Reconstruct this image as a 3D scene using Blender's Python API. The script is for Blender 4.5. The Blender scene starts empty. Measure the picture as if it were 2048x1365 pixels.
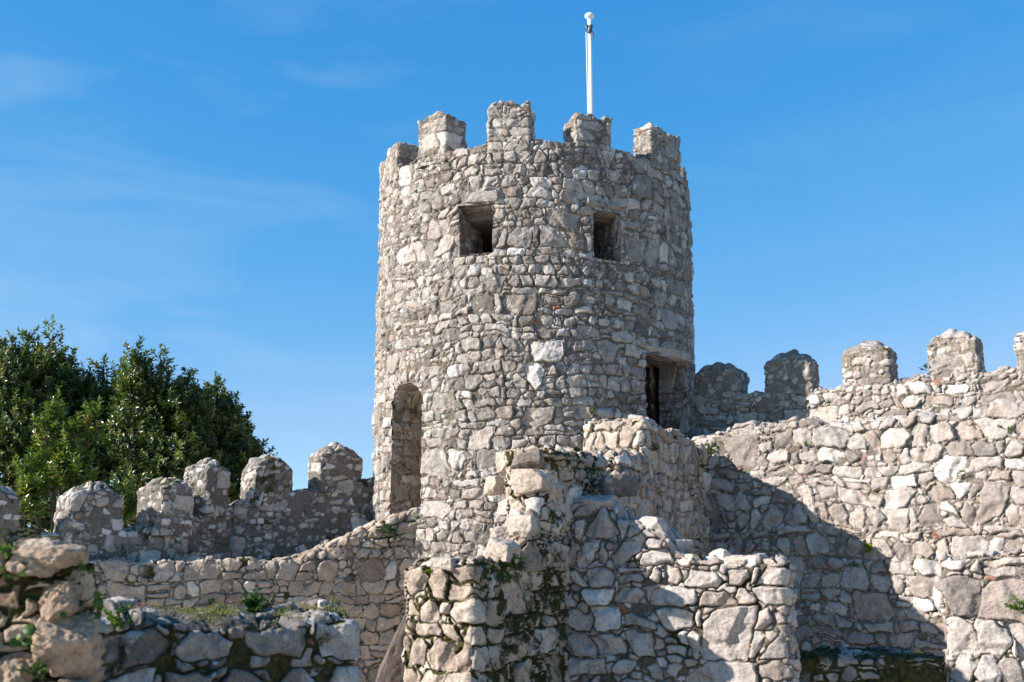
import bpy, math, random
import numpy as np
from mathutils import Vector

# ------------------------------------------------------------------ camera, sky, sun, exposure
scene = bpy.context.scene
COL = scene.collection
R_ = math.radians
FPX = 2200.0                       # focal length in photograph pixels (2048 wide)
EYE = np.array([0.0, 0.0, 1.65])
PITCH = math.atan((1135 - 682.5) / FPX)
cam_d = bpy.data.cameras.new("camera")
cam = bpy.data.objects.new("camera", cam_d)
COL.objects.link(cam)
cam_d.sensor_width = 36.0
cam_d.lens = 36.0 * FPX / 2048
cam_d.clip_end = 4000
cam_d.clip_start = 0.05
cam_d.dof.use_dof = True
cam_d.dof.focus_distance = 15.0
cam_d.dof.aperture_fstop = 3.2
cam.location = EYE
cam.rotation_euler = (math.pi / 2 + PITCH, 0, 0)
scene.camera = cam

SUN_LEFT = R_(75)                  # sun stands this far left of straight behind the camera
SUN_EL = R_(27)
SUN = np.array([-math.sin(SUN_LEFT) * math.cos(SUN_EL), -math.cos(SUN_LEFT) * math.cos(SUN_EL), math.sin(SUN_EL)])
sun_d = bpy.data.lights.new("sun", 'SUN')
sun_d.energy = 4.1
sun_d.angle = R_(0.5)
sun_d.color = (1.0, 0.94, 0.87)
sun = bpy.data.objects.new("sun", sun_d)
COL.objects.link(sun)
sun.rotation_euler = Vector(-SUN).to_track_quat('-Z', 'Y').to_euler()
sun.location = (-20, -10, 20)

world = bpy.data.worlds.new("World")
scene.world = world
world.use_nodes = True
wn, wl = world.node_tree.nodes, world.node_tree.links
bg = wn['Background']
sky = wn.new('ShaderNodeTexSky')
sky.sky_type = 'NISHITA'
sky.sun_disc = False
sky.sun_elevation = SUN_EL
sky.sun_rotation = math.atan2(SUN[0], SUN[1])
sky.air_density = 0.66
sky.dust_density = 0.1
sky.ozone_density = 4.4
sky.altitude = 400
bg.inputs['Strength'].default_value = 0.13


def wmath(op, a, b=None, clamp=False):
    n = wn.new('ShaderNodeMath')
    n.operation = op
    n.use_clamp = clamp
    for i, v in enumerate((a, b)):
        if v is None:
            continue
        if isinstance(v, (int, float)):
            n.inputs[i].default_value = v
        else:
            wl.new(v, n.inputs[i])
    return n.outputs[0]


# thin cirrus: stretched noise on the direction of view from the ground
tc = wn.new('ShaderNodeTexCoord')
mp = wn.new('ShaderNodeMapping')
mp.inputs['Rotation'].default_value = (0, R_(-14), R_(8))
mp.inputs['Scale'].default_value = (1.6, 1.6, 6.0)
wl.new(tc.outputs['Generated'], mp.inputs['Vector'])
cn = wn.new('ShaderNodeTexNoise')
cn.inputs['Scale'].default_value = 2.6
cn.inputs['Detail'].default_value = 7
cn.inputs['Roughness'].default_value = 0.48
cn.inputs['Distortion'].default_value = 0.9
wl.new(mp.outputs[0], cn.inputs['Vector'])
cr = wn.new('ShaderNodeMapRange')
cr.inputs['From Min'].default_value = 0.47
cr.inputs['From Max'].default_value = 0.78
wl.new(cn.outputs['Fac'], cr.inputs['Value'])
# deep azure: each channel of the sky on its own curve (clear dry air, as the camera saw it)
sp_ = wn.new('ShaderNodeSeparateColor')
wl.new(sky.outputs[0], sp_.inputs[0])
sg = wmath('MULTIPLY', wmath('POWER', sp_.outputs[1], 0.64), 0.92)
sb = wmath('MULTIPLY', wmath('POWER', sp_.outputs[2], 0.32), 1.72)
sr = wmath('MINIMUM', wmath('MULTIPLY', wmath('POWER', sp_.outputs[0], 1.77), 0.49), wmath('MULTIPLY', sg, 0.56))
hs = wn.new('ShaderNodeCombineColor')
wl.new(sr, hs.inputs[0])
wl.new(sg, hs.inputs[1])
wl.new(sb, hs.inputs[2])
mx = wn.new('ShaderNodeMixRGB')
mx.inputs['Color2'].default_value = (2.0, 2.5, 3.0, 1)
sx_ = wn.new('ShaderNodeSeparateXYZ')
wl.new(tc.outputs['Generated'], sx_.inputs[0])
side = wn.new('ShaderNodeMapRange')       # the cirrus hangs in the western half of the sky
side.interpolation_type = 'SMOOTHSTEP'
side.inputs['From Min'].default_value = 0.12
side.inputs['From Max'].default_value = -0.30
side.inputs['To Min'].default_value = 0.25
wl.new(sx_.outputs[0], side.inputs['Value'])
wl.new(wmath('MULTIPLY', wmath('MULTIPLY', cr.outputs[0], side.outputs[0]), 0.20), mx.inputs['Fac'])
wl.new(hs.outputs[0], mx.inputs['Color1'])
wl.new(mx.outputs[0], bg.inputs['Color'])

scene.view_settings.view_transform = 'Standard'
scene.view_settings.look = 'None'
scene.view_settings.exposure = 1.36
scene.view_settings.gamma = 1.0

# ------------------------------------------------------------------ rays and planes
CP, SP = math.cos(PITCH), math.sin(PITCH)


def ray(px, py):
    x, y = (px - 1024) / FPX, (682.5 - py) / FPX
    return np.array([x, CP - y * SP, SP + y * CP])


def at(px, py, Y):
    r = ray(px, py)
    return EYE + r * (Y / r[1])


class Plane:
    """vertical plane through O along unit d; its seen face looks along n (right-hand side of d)"""
    def __init__(self, O, ang):
        self.O = np.array(O, float)
        self.d = np.array([math.cos(ang), math.sin(ang)])
        self.n = np.array([self.d[1], -self.d[0]])

    def hit(self, px, py):
        r = ray(px, py)
        t = (self.O @ self.n) / (r[:2] @ self.n)
        P = EYE + r * t
        return (P[:2] - self.O) @ self.d, P[2], P

    def uz(self, pts):
        a = [self.hit(*p)[:2] for p in pts]
        return np.array([q[0] for q in a]), np.array([q[1] for q in a])


# ------------------------------------------------------------------ noise and rubble pattern (numpy)
TAB = np.random.RandomState(7).rand(65536).astype(np.float32)
TR = np.random.RandomState(11).rand(8192, 8).astype(np.float32)


def vnoise(P, seed=0):
    P = P.astype(np.float32)
    i = np.floor(P).astype(np.int64)
    f = P - i
    u = f * f * (3 - 2 * f)
    out = 0
    for dx in (0, 1):
        wx = u[:, 0] if dx else 1 - u[:, 0]
        for dy in (0, 1):
            wy = u[:, 1] if dy else 1 - u[:, 1]
            for dz in (0, 1):
                wz = u[:, 2] if dz else 1 - u[:, 2]
                h = ((i[:, 0] + dx) * 73856093 ^ (i[:, 1] + dy) * 19349663 ^ (i[:, 2] + dz) * 83492791 ^ (seed * 2654435)) & 65535
                out = out + TAB[h] * wx * wy * wz
    return out * 2 - 1


def fbm(P, seed=0, o=3, g=0.5):
    a, s, t = 1.0, 0, 0
    for k in range(o):
        s = s + a * vnoise(P * (2.03 ** k), seed + k * 17)
        t += a
        a *= g
    return s / t


def sstep(t):
    t = np.clip(t, 0, 1)
    return t * t * (3 - 2 * t)


def voro(P, size, seed, jit=(.36, .25, .27), wr=.3, merge=0.0):
    """nearest and second nearest stone in a coursed, jittered lattice; some neighbours in a course fuse into one long stone"""
    size = np.array(size, np.float32)
    Q = (P / size).astype(np.float32)
    N = len(Q)
    k0 = np.floor(Q[:, 2]).astype(np.int64)
    j0 = np.floor(Q[:, 1] + .5).astype(np.int64)
    F1 = np.full(N, 1e9, np.float32)
    F2 = F1.copy()
    ID = np.full(N, -1, np.int64)
    VX = np.zeros(N, np.float32)
    VZ = VX.copy()
    for dk in (-1, 0, 1):
        k = k0 + dk
        off = TAB[(k * 7919 + seed * 131) & 65535]
        i0 = np.floor(Q[:, 0] - off).astype(np.int64)
        for dj in (-1, 0, 1):
            j = j0 + dj
            for di in (-1, 0, 1):
                i = i0 + di
                h = (i * 73856093 ^ j * 19349663 ^ k * 83492791 ^ (seed * 97531)) & 0x7fffffff
                h = (h ^ (h >> 13)) & 8191
                r = TR[h]
                if merge:
                    i2 = i >> 1
                    g = (i2 * 73856093 ^ j * 19349663 ^ k * 83492791 ^ (seed * 77777)) & 0x7fffffff
                    g = (g ^ (g >> 13)) & 8191
                    h = np.where(TR[g, 7] < merge, g + 8192, h)
                dx = Q[:, 0] - (i + off + .5 + jit[0] * (2 * r[:, 0] - 1))
                dy = Q[:, 1] - (j + jit[1] * (2 * r[:, 1] - 1))
                dz = Q[:, 2] - (k + .5 + jit[2] * (2 * r[:, 2] - 1))
                ax, ay, az = np.abs(dx), np.abs(dy), np.abs(dz)
                d = np.cbrt(ax * ax * ax + ay * ay * ay + az * az * az) - wr * r[:, 3]
                same = h == ID
                c = (d < F1) & ~same
                F2 = np.where(c, F1, np.where(same, F2, np.minimum(F2, d)))
                c2 = d < F1
                F1 = np.where(c2, d, F1)
                ID = np.where(c2, h, ID)
                VX = np.where(c2, dx, VX)
                VZ = np.where(c2, dz, VZ)
    return F1, F2, ID, VX * size[0], VZ * size[2]


MAS = dict(hx=.25, hz=.18, big=.2, split=.14, band=(.001, .018), edge=.014, depth=.030, off=.028, tilt=.15, chip=.85,
           chipsize=.085, rough=.011, mort=.010, warp=.020, cut=.42, groove=.026, lost=.04, facet=.5)


def hsh(i, k, seed, c):
    h = (i * 73856093 ^ k * 19349663 ^ (seed * 97531 + c * 15731)) & 0x7fffffff
    h = (h ^ (h >> 13) ^ (h >> 7)) & 65535
    return TAB[h]


def lattice(x, zz, k, w, seed, c):
    """which stone of course k holds x: index, distance to its left and right ends (joints lean a little)"""
    q = x / w + hsh(0 * k, k, seed, c) * 7
    i = np.floor(q).astype(np.int64)

    def bnd(j):
        return j + .40 * (2 * hsh(j, k, seed, c + 1) - 1) + (hsh(j, k, seed, c + 2) - .5) * .9 * zz / w
    i = np.where(q < bnd(i), i - 1, i)
    i = np.where(q >= bnd(i + 1), i + 1, i)
    return i, (q - bnd(i)) * w, (bnd(i + 1) - q) * w


def masonry(P, XZ, M, seed):
    """height and (tint, stone mask, tint2, tint3) of roughly coursed rubble; XZ is the face unrolled, P the point in space (for noise)"""
    P = P.astype(np.float32) + np.float32(seed * 3.17)
    hx, hz = M['hx'], M['hz']
    x = XZ[:, 0].astype(np.float32) + 20
    z = XZ[:, 1].astype(np.float32) + 3
    O0 = np.zeros_like(x)
    N2 = np.stack([x, O0, z], 1)
    wa = M['warp']
    x = x + wa * (vnoise(N2 * 7, seed + 1) + .6 * vnoise(N2 * 17, seed + 2))
    z = z + wa * (vnoise(N2 * 7, seed + 3) + .6 * vnoise(N2 * 17, seed + 4)) + min(hz * .42, .06) * vnoise(N2 * np.array([1.1, 1, .5]), seed + 5) + min(hz * .2, .03) * vnoise(N2 * 3.1, seed + 6)
    rs = np.random.RandomState(seed * 7 + 1)
    hh = hz * np.exp(rs.normal(0, .26, 400))
    ZB = np.concatenate([[-1], -1 + np.cumsum(hh)])
    k = np.clip(np.searchsorted(ZB, z) - 1, 0, 398)
    z0, z1 = ZB[k], ZB[k + 1]
    # big stones two courses high
    kb = k // 2
    zb0, zb1 = ZB[kb * 2], ZB[kb * 2 + 2]
    ib, bl, br = lattice(x, z - (zb0 + zb1) / 2, kb, hx * 1.55, seed, 11)
    isb = hsh(ib, kb, seed, 15) < M['big']
    nl, nr = hsh(ib - 1, kb, seed, 15) < M['big'], hsh(ib + 1, kb, seed, 15) < M['big']
    # ordinary stones, some split into two thin ones
    i, dl, dr = lattice(x, z - (z0 + z1) / 2, k, hx * (.75 + .55 * hsh(0 * k, k, seed, 20)), seed, 21)
    sp = hsh(i, k, seed, 25) < M['split']
    zs = z0 + (z1 - z0) * (.35 + .3 * hsh(i, k, seed, 26)) + (hsh(i, k, seed, 27) - .5) * .25 * (dl - dr)
    up = sp & (z > zs)
    lo_ = sp & ~up
    db, dt = np.where(up, z - zs, z - z0), np.where(lo_, zs - z, z1 - z)
    dl2 = np.where(nl, np.minimum(dl, bl), dl)
    dr2 = np.where(nr, np.minimum(dr, br), dr)
    DL, DR = np.where(isb, bl, dl2), np.where(isb, br, dr2)
    DB, DT = np.where(isb, z - zb0, db), np.where(isb, zb1 - z, dt)
    I = np.where(isb, ib * 4 + 3, i * 4 + np.where(up, 1, 0))
    K = np.where(isb, kb + 5000, k)
    r = [hsh(I, K, seed, 40 + q) for q in range(18)]
    W_, H_ = DL + DR, DB + DT
    mn = np.minimum(np.minimum(W_, H_), hz * 1.3)
    g = np.minimum(np.minimum(DL, DR), np.minimum(DB, DT))
    for q, (e1, e2) in enumerate(((DL, DB), (DR, DB), (DL, DT), (DR, DT))):
        cc = M['cut'] * mn * np.clip(r[q] * 1.5 - .25, 0, 1.2)
        sl = .6 + .9 * r[q + 4]
        g = np.minimum(g, (e1 * sl + e2 / sl - cc) * .66)
    bn = sstep(vnoise(P * .9, seed + 9) * .8 + .35 + .8 * vnoise(P * 3.1, seed + 10))
    band = M['band'][0] + (M['band'][1] - M['band'][0]) * bn
    band = band + np.where(r[8] < M['lost'], .5, 0)
    t = np.clip((g - band) / (M['edge'] * (.6 + .9 * r[9])), 0, 1)
    prof = 1 - (1 - t) ** 2.8
    vx, vz = (DL - DR) / 2, (DB - DT) / 2
    f = M['facet']
    a1, a2 = r[10] * 6.283, r[11] * 6.283
    f1 = f * (np.cos(a1) * vx + np.sin(a1) * vz) - (.05 + .3 * r[12]) * mn * .5
    f2 = f * (np.cos(a2) * vx + np.sin(a2) * vz) - (.05 + .3 * r[13]) * mn * .5
    cut = np.clip(np.maximum(f1, f2), 0, .05)
    hs = (M['depth'] - np.minimum(cut, M['depth'] * .8)) * prof * (.8 + .4 * r[14]) + M['off'] * (r[15] - .5) * prof \
        + M['tilt'] * ((r[16] - .5) * 2 * vx + (r[17] - .5) * 2 * vz) * prof
    mask = sstep(t * 2.2)
    tint, t2, t3 = r[5] * .6 + r[14] * .4, r[7], r[6] * .9
    tint = np.clip((tint - .5) * 1.25 + .5, 0, 1)
    sub = np.where(t < .3)[0]
    if len(sub) and M['chip'] > 0:
        cs = M['chipsize']
        Q = np.stack([x[sub], O0[sub], z[sub]], 1)
        c1, c2, cid, cvx, cvz = voro(Q, (cs * 1.35, 1.0, cs), seed + 50, jit=(.36, 0, .3), wr=.4)
        cg = (c2 - c1) * .55 * cs
        cr_ = TR[(cid * 13 + seed * 7) & 8191]
        ct = np.clip((cg - .004) / .014, 0, 1) * (cr_[:, 2] < M['chip'])
        ct = ct * np.clip((band[sub] - g[sub]) / .010 - .1, 0, 1)
        cp = 1 - (1 - ct) ** 2
        hs[sub] = np.maximum(hs[sub], M['depth'] * .7 * cp * (.6 + .6 * cr_[:, 1]) + .05 * (cr_[:, 4] - .5) * cvz * cp)
        use = ct > .08
        mask[sub] = np.maximum(mask[sub], sstep(ct * 1.8))
        ix = sub[use]
        tint[ix], t2[ix], t3[ix] = cr_[use, 0], cr_[use, 7], cr_[use, 3]
    # open joints: a narrow gap along the stones, silted up in places
    gr = np.clip(1 - np.abs(g - band + .002) / .011, 0, 1) * (.15 + .85 * sstep(vnoise(P * 5, seed + 33) * 1.1 + .55))
    h = hs - M['groove'] * gr + M['rough'] * (1.2 * fbm(P * 4.5, seed + 20, 2) + fbm(P * 10, seed + 21, 3) + .8 * fbm(P * 26, seed + 22, 3, .65)) * (.5 + .5 * mask) \
        + M['mort'] * (1 - mask) * fbm(P * 38, seed + 23, 2)
    pit = np.clip(vnoise(P * 17, seed + 31) - .45, 0, 1) * np.clip(vnoise(P * 3.1, seed + 32) + .35, 0, 1)
    h = h - .035 * pit * mask
    return h, np.stack([tint, mask, t2, t3], 1)


# ------------------------------------------------------------------ materials
def mat_new(name):
    m = bpy.data.materials.new(name)
    m.use_nodes = True
    return m, m.node_tree.nodes, m.node_tree.links


class NB:
    def __init__(self, m):
        self.n, self.l = m.node_tree.nodes, m.node_tree.links

    def node(self, t, **kw):
        n = self.n.new(t)
        for k, v in kw.items():
            setattr(n, k, v)
        return n

    def put(self, v, sock):
        if isinstance(v, (int, float)):
            sock.default_value = v
        elif isinstance(v, tuple):
            sock.default_value = v if len(v) == len(sock.default_value) else (*v, 1)
        else:
            self.l.new(v, sock)

    def math(self, op, a, b=0.0, clamp=False):
        n = self.node('ShaderNodeMath', operation=op, use_clamp=clamp)
        self.put(a, n.inputs[0])
        self.put(b, n.inputs[1])
        return n.outputs[0]

    def rng(self, v, a, b, c=0.0, d=1.0):
        n = self.node('ShaderNodeMapRange', interpolation_type='SMOOTHSTEP')
        self.put(v, n.inputs['Value'])
        for s, q in zip(('From Min', 'From Max', 'To Min', 'To Max'), (a, b, c, d)):
            n.inputs[s].default_value = q
        return n.outputs[0]

    def mix(self, f, a, b, mode='MIX'):
        n = self.node('ShaderNodeMixRGB', blend_type=mode)
        self.put(f, n.inputs[0])
        self.put(a, n.inputs[1])
        self.put(b, n.inputs[2])
        return n.outputs[0]

    def noise(self, vec, sc, det=4, ro=.55, dist=0.0):
        n = self.node('ShaderNodeTexNoise')
        n.inputs['Scale'].default_value = sc
        n.inputs['Detail'].default_value = det
        n.inputs['Roughness'].default_value = ro
        n.inputs['Distortion'].default_value = dist
        if vec is not None:
            self.l.new(vec, n.inputs['Vector'])
        return n.outputs['Fac']

    def ramp(self, f, stops):
        n = self.node('ShaderNodeValToRGB')
        e = n.color_ramp.elements
        while len(e) < len(stops):
            e.new(.5)
        for q, (p, c) in zip(e, stops):
            q.position = p
            q.color = (*c, 1)
        self.put(f, n.inputs[0])
        return n.outputs[0]


GREY = [(0, (.12, .108, .097)), (.25, (.215, .195, .178)), (.55, (.315, .288, .265)), (.85, (.42, .39, .365)), (1, (.53, .505, .48))]
OCHRE = [(0, (.19, .135, .09)), (.3, (.27, .20, .145)), (.6, (.34, .262, .195)), (.88, (.41, .33, .26)), (1, (.50, .43, .37))]
PATCHY = [(0, (.17, .15, .13)), (.3, (.27, .245, .215)), (.5, (.40, .37, .335)), (.75, (.54, .515, .48)), (1, (.66, .64, .61))]
WARM = [(0, (.22, .175, .14)), (.3, (.33, .27, .215)), (.6, (.41, .34, .275)), (.88, (.48, .41, .34)), (1, (.60, .55, .49))]
PALE = [(0, (.22, .19, .17)), (.3, (.33, .29, .265)), (.6, (.42, .375, .345)), (.88, (.50, .455, .425)), (1, (.62, .59, .56))]
TAN = [(0, (.27, .21, .165)), (.3, (.36, .295, .24)), (.6, (.44, .37, .305)), (.88, (.51, .445, .38)), (1, (.62, .565, .505))]
COOL = [(0, (.09, .085, .08)), (.3, (.17, .16, .15)), (.6, (.25, .235, .225)), (.88, (.33, .315, .30)), (1, (.45, .44, .43))]


def rubble_mat(name, cols, mortar=(.20, .17, .14), lichen=.5, stain=.35, moss=0.0, rust=.5, dark=(.055, .05, .045), aspect=0.0):
    m, n, l = mat_new(name)
    b = NB(m)
    bs = n['Principled BSDF']
    geo = b.node('ShaderNodeNewGeometry')
    pos = geo.outputs['Position']
    at_ = b.node('ShaderNodeAttribute', attribute_name='rubble')
    sep = b.node('ShaderNodeSeparateColor')
    l.new(at_.outputs['Color'], sep.inputs[0])
    tint, mask, t2, t3 = sep.outputs[0], sep.outputs[1], sep.outputs[2], at_.outputs['Alpha']
    c = b.ramp(tint, cols)
    # each stone leans pinkish or buff
    c = b.mix(b.rng(t2, .55, .95, 0, .5), c, b.mix(.5, c, (.37, .27, .215)))
    c = b.mix(b.rng(t2, .35, .05, 0, .45), c, b.mix(.5, c, (.33, .325, .32)))
    c = b.mix(1.0, c, (1.02, .99, .965), 'MULTIPLY')
    # terracotta fragments
    c = b.mix(b.math('MULTIPLY', b.rng(t3, .965, .97), b.rng(t2, .45, .46)), c, (.33, .13, .075))
    # mottling
    nb = b.noise(pos, 9, 6, .62)
    c = b.mix(1.0, c, b.ramp(nb, [(.25, (.62, .60, .57)), (.5, (1, 1, 1)), (.78, (1.28, 1.26, 1.22))]), 'MULTIPLY')
    nf = b.noise(pos, 55, 5, .7)
    c = b.mix(1.0, c, b.ramp(nf, [(.3, (.55, .54, .53)), (.46, (.96, .95, .94)), (.7, (1.25, 1.25, 1.25))]), 'MULTIPLY')
    # small black pits and speckles
    c = b.mix(b.math('MULTIPLY', b.rng(b.noise(pos, 38, 4, .6), .60, .68), .55), c, (.07, .063, .056))
    # mortar
    mo = b.mix(b.noise(pos, 3.2, 5, .6), tuple(q * .6 for q in mortar), tuple(q * 1.4 for q in mortar))
    mo = b.mix(1.0, mo, b.ramp(nf, [(.3, (.45, .45, .45)), (.55, (1, 1, 1)), (.72, (1.5, 1.5, 1.5))]), 'MULTIPLY')
    c = b.mix(mask, mo, c)
    # ochre bleeding
    c = b.mix(b.math('MULTIPLY', b.rng(b.noise(pos, 1.7, 5, .6), .56, .74), .35 * rust), c, (.34, .22, .115))
    # grey-white lichen blotches
    lw = b.rng(b.noise(pos, 7.5, 6, .66, .4), .565, .64)
    lw = b.math('MULTIPLY', lw, b.rng(b.noise(pos, 1.3, 3), .36, .6))
    c = b.mix(b.math('MULTIPLY', lw, lichen), c, (.56, .555, .53))
    vo = b.node('ShaderNodeTexVoronoi')
    vo.inputs['Scale'].default_value = 8
    l.new(pos, vo.inputs['Vector'])
    sp = b.math('LESS_THAN', b.math('ADD', vo.outputs['Distance'], b.math('MULTIPLY', b.noise(pos, 30, 3), .25)), .30)
    sp = b.math('MULTIPLY', sp, b.rng(b.noise(pos, 2.1, 3), .5, .62))
    c = b.mix(b.math('MULTIPLY', sp, lichen), c, (.60, .60, .57))
    # dark crusts
    dk = b.rng(b.noise(pos, 2.6, 8, .68, .3), .54, .70)
    c = b.mix(b.math('MULTIPLY', dk, stain * .8), c, dark)
    dk2 = b.rng(b.noise(pos, 12, 7, .74), .56, .66)
    c = b.mix(b.math('MULTIPLY', dk2, stain * .8), c, dark)
    # rain streaks: noise drawn out down the wall
    mpz = b.node('ShaderNodeMapping')
    mpz.inputs['Scale'].default_value = (1, 1, .16)
    l.new(pos, mpz.inputs['Vector'])
    stz = b.rng(b.noise(mpz.outputs[0], 3.4, 6, .65), .56, .72)
    c = b.mix(b.math('MULTIPLY', stz, stain * .8), c, dark)
    # orange lichen specks
    ol = b.math('MULTIPLY', b.rng(b.noise(pos, 11, 4, .5), .70, .74), b.rng(b.noise(pos, 1.1, 2), .52, .62))
    c = b.mix(b.math('MULTIPLY', ol, .8 * min(1, rust)), c, (.47, .23, .04))
    if moss > 0:
        sx = b.node('ShaderNodeSeparateXYZ')
        l.new(geo.outputs['Normal'], sx.inputs[0])
        f = b.math('ADD', b.noise(pos, 2.3, 5, .6), b.math('MULTIPLY', b.math('SUBTRACT', 1.0, mask), .24))
        f = b.math('ADD', f, b.math('MULTIPLY', sx.outputs[2], .10))
        f = b.math('ADD', f, b.math('MULTIPLY', b.noise(pos, 19, 4, .65), .22))
        if aspect:      # moss keeps to the side turned from the sun
            dn = b.node('ShaderNodeVectorMath', operation='DOT_PRODUCT')
            l.new(geo.outputs['Normal'], dn.inputs[0])
            dn.inputs[1].default_value = (.86, -.45, .2)
            f = b.math('ADD', f, b.math('MULTIPLY', dn.outputs['Value'], aspect * .6))
        f = b.rng(f, .98 - .42 * moss, 1.08 - .42 * moss)
        mc = b.ramp(b.noise(pos, 26, 5, .7), [(.3, (.014, .013, .006)), (.5, (.042, .038, .012)), (.72, (.095, .083, .024))])
        c = b.mix(f, c, mc)
    l.new(c, bs.inputs['Base Color'])
    bs.inputs['Roughness'].default_value = .93
    bs.inputs['Specular IOR Level'].default_value = .22
    bp = b.node('ShaderNodeBump')
    bp.inputs['Strength'].default_value = .9
    bp.inputs['Distance'].default_value = .012
    hh = b.math('ADD', b.math('MULTIPLY', nf, .9), b.math('MULTIPLY', b.noise(pos, 150, 4, .7), .5))
    l.new(hh, bp.inputs['Height'])
    l.new(bp.outputs[0], bs.inputs['Normal'])
    return m


M_TOWER = rubble_mat('tower_rubble', GREY, (.145, .12, .097), .7, .8, 0, .6)
M_TOWERTOP = rubble_mat('tower_merlon_rubble', GREY, (.19, .17, .14), .5, .5, .1, .4)
M_CURTAIN = rubble_mat('curtain_rubble', PALE, (.185, .155, .122), .45, .32, .10, .7)
M_PARAPET_R = rubble_mat('parapet_plaster_rubble', PALE, (.24, .205, .17), .4, .35, .05, .5)
M_PARAPET_L = rubble_mat('old_mortar_rubble', PATCHY, (.18, .157, .135), .75, .38, .14, .4)
M_RETAIN = rubble_mat('brown_rubble', WARM, (.17, .14, .11), .5, .30, .38, .5)
M_MOSSY = rubble_mat('mossy_rubble', TAN, (.17, .135, .095), .35, .2, .60, 1.0, aspect=.30)
M_RUIN = rubble_mat('dry_rubble', PALE, (.13, .11, .088), .35, .08, .30, .4)
M_BUTT = rubble_mat('buttress_rubble', TAN, (.20, .16, .12), .4, .3, .30, .8)
M_LOW = rubble_mat('dark_boulders', COOL, (.07, .062, .045), .8, .8, .50, .4)
M_FORE = rubble_mat('ochre_boulders', OCHRE, (.09, .075, .04), .2, .28, .68, 1.3)
M_FORECORE = rubble_mat('mossy_core', OCHRE, (.09, .07, .035), .1, .2, 1.12, 1.0)
M_LEDGE = rubble_mat('moss_ledge', COOL, (.07, .06, .04), .15, .6, .95, .4)
M_INNER = rubble_mat('inner_rubble', GREY, (.13, .115, .10), .3, .5, 0, .5)
M_STONE = rubble_mat('block_stone', TAN, lichen=.4, stain=.35, moss=.22, rust=.7)
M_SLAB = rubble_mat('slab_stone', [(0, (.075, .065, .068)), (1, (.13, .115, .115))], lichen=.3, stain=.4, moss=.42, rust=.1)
M_STONEDK = rubble_mat('dark_block_stone', COOL, lichen=.4, stain=.45, moss=.28, rust=.3)


def simple_mat(name, col, rough=.6, spec=.4, noise=.15, sc=20):
    m, n, l = mat_new(name)
    b = NB(m)
    bs = n['Principled BSDF']
    geo = b.node('ShaderNodeNewGeometry')
    c = b.mix(b.noise(geo.outputs['Position'], sc, 4), tuple(q * (1 - noise) for q in col), tuple(q * (1 + noise) for q in col))
    l.new(c, bs.inputs['Base Color'])
    bs.inputs['Roughness'].default_value = rough
    bs.inputs['Specular IOR Level'].default_value = spec
    return m


def leaf_mat(name, stops, rough=.32, trans=.25, spec=.5):
    m, n, l = mat_new(name)
    b = NB(m)
    bs = n['Principled BSDF']
    a = b.node('ShaderNodeAttribute', attribute_name='leaf')
    c = b.ramp(a.outputs['Fac'], stops)
    l.new(c, bs.inputs['Base Color'])
    bs.inputs['Roughness'].default_value = rough
    bs.inputs['Specular IOR Level'].default_value = spec
    tr = b.node('ShaderNodeBsdfTranslucent')
    l.new(b.mix(1.0, c, (1.5, 1.7, .5), 'MULTIPLY'), tr.inputs['Color'])
    ms = b.node('ShaderNodeMixShader')
    ms.inputs[0].default_value = trans
    l.new(bs.outputs[0], ms.inputs[1])
    l.new(tr.outputs[0], ms.inputs[2])
    l.new(ms.outputs[0], n['Material Output'].inputs['Surface'])
    return m


M_LEAF = leaf_mat('laurel_leaves', [(0, (.020, .042, .013)), (.4, (.048, .080, .020)), (.75, (.115, .145, .032)), (1, (.23, .21, .055))], .38, .22)
M_LEAF2 = leaf_mat('young_laurel_leaves', [(0, (.06, .10, .02)), (.5, (.10, .15, .032)), (.85, (.18, .21, .045)), (1, (.28, .20, .085))], .28, .25)
M_WEED = leaf_mat('weed_leaves', [(0, (.035, .075, .012)), (.6, (.07, .14, .02)), (1, (.16, .20, .035))], .5, .3, .3)
M_WEEDDK = leaf_mat('dark_weed_leaves', [(0, (.02, .05, .012)), (.6, (.035, .08, .018)), (1, (.07, .11, .025))], .5, .25, .3)
M_WEEDYL = leaf_mat('yellow_weed_leaves', [(0, (.10, .14, .015)), (.6, (.18, .22, .02)), (1, (.30, .28, .03))], .5, .3, .3)
M_DRY = leaf_mat('dry_grass_blades', [(0, (.07, .10, .02)), (.5, (.16, .165, .05)), (1, (.30, .25, .12))], .6, .3, .2)
M_BARK = simple_mat('bark', (.09, .07, .055), .9, .2, .4, 14)
M_PETAL = leaf_mat('purple_petals', [(0, (.30, .10, .32)), (1, (.45, .20, .45))], .6, .3, .2)
M_PETALY = leaf_mat('yellow_petals', [(0, (.55, .42, .02)), (1, (.75, .60, .05))], .6, .3, .2)
M_WHITE = simple_mat('white_enamel', (.80, .80, .79), .35, .5, .03, 6)
M_DARKMETAL = simple_mat('dark_fitting', (.045, .05, .06), .5, .5, .2)
M_GROUND = simple_mat('pale_bounce_ground', (.50, .43, .34), .95, .1, .4, 1.5)  # unseen ground, colour raised to throw warm fill light into the shade


# ------------------------------------------------------------------ objects
def thing(name, label, cat, loc=(0, 0, 0), group=None):
    o = bpy.data.objects.new(name, None)
    COL.objects.link(o)
    o.location = loc
    o.empty_display_size = .2
    tag(o, label, cat, group)
    return o


def tag(o, label, cat, group=None, kind='thing'):
    o['label'] = label
    o['category'] = cat
    o['kind'] = kind
    if group:
        o['group'] = group
    return o


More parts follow.
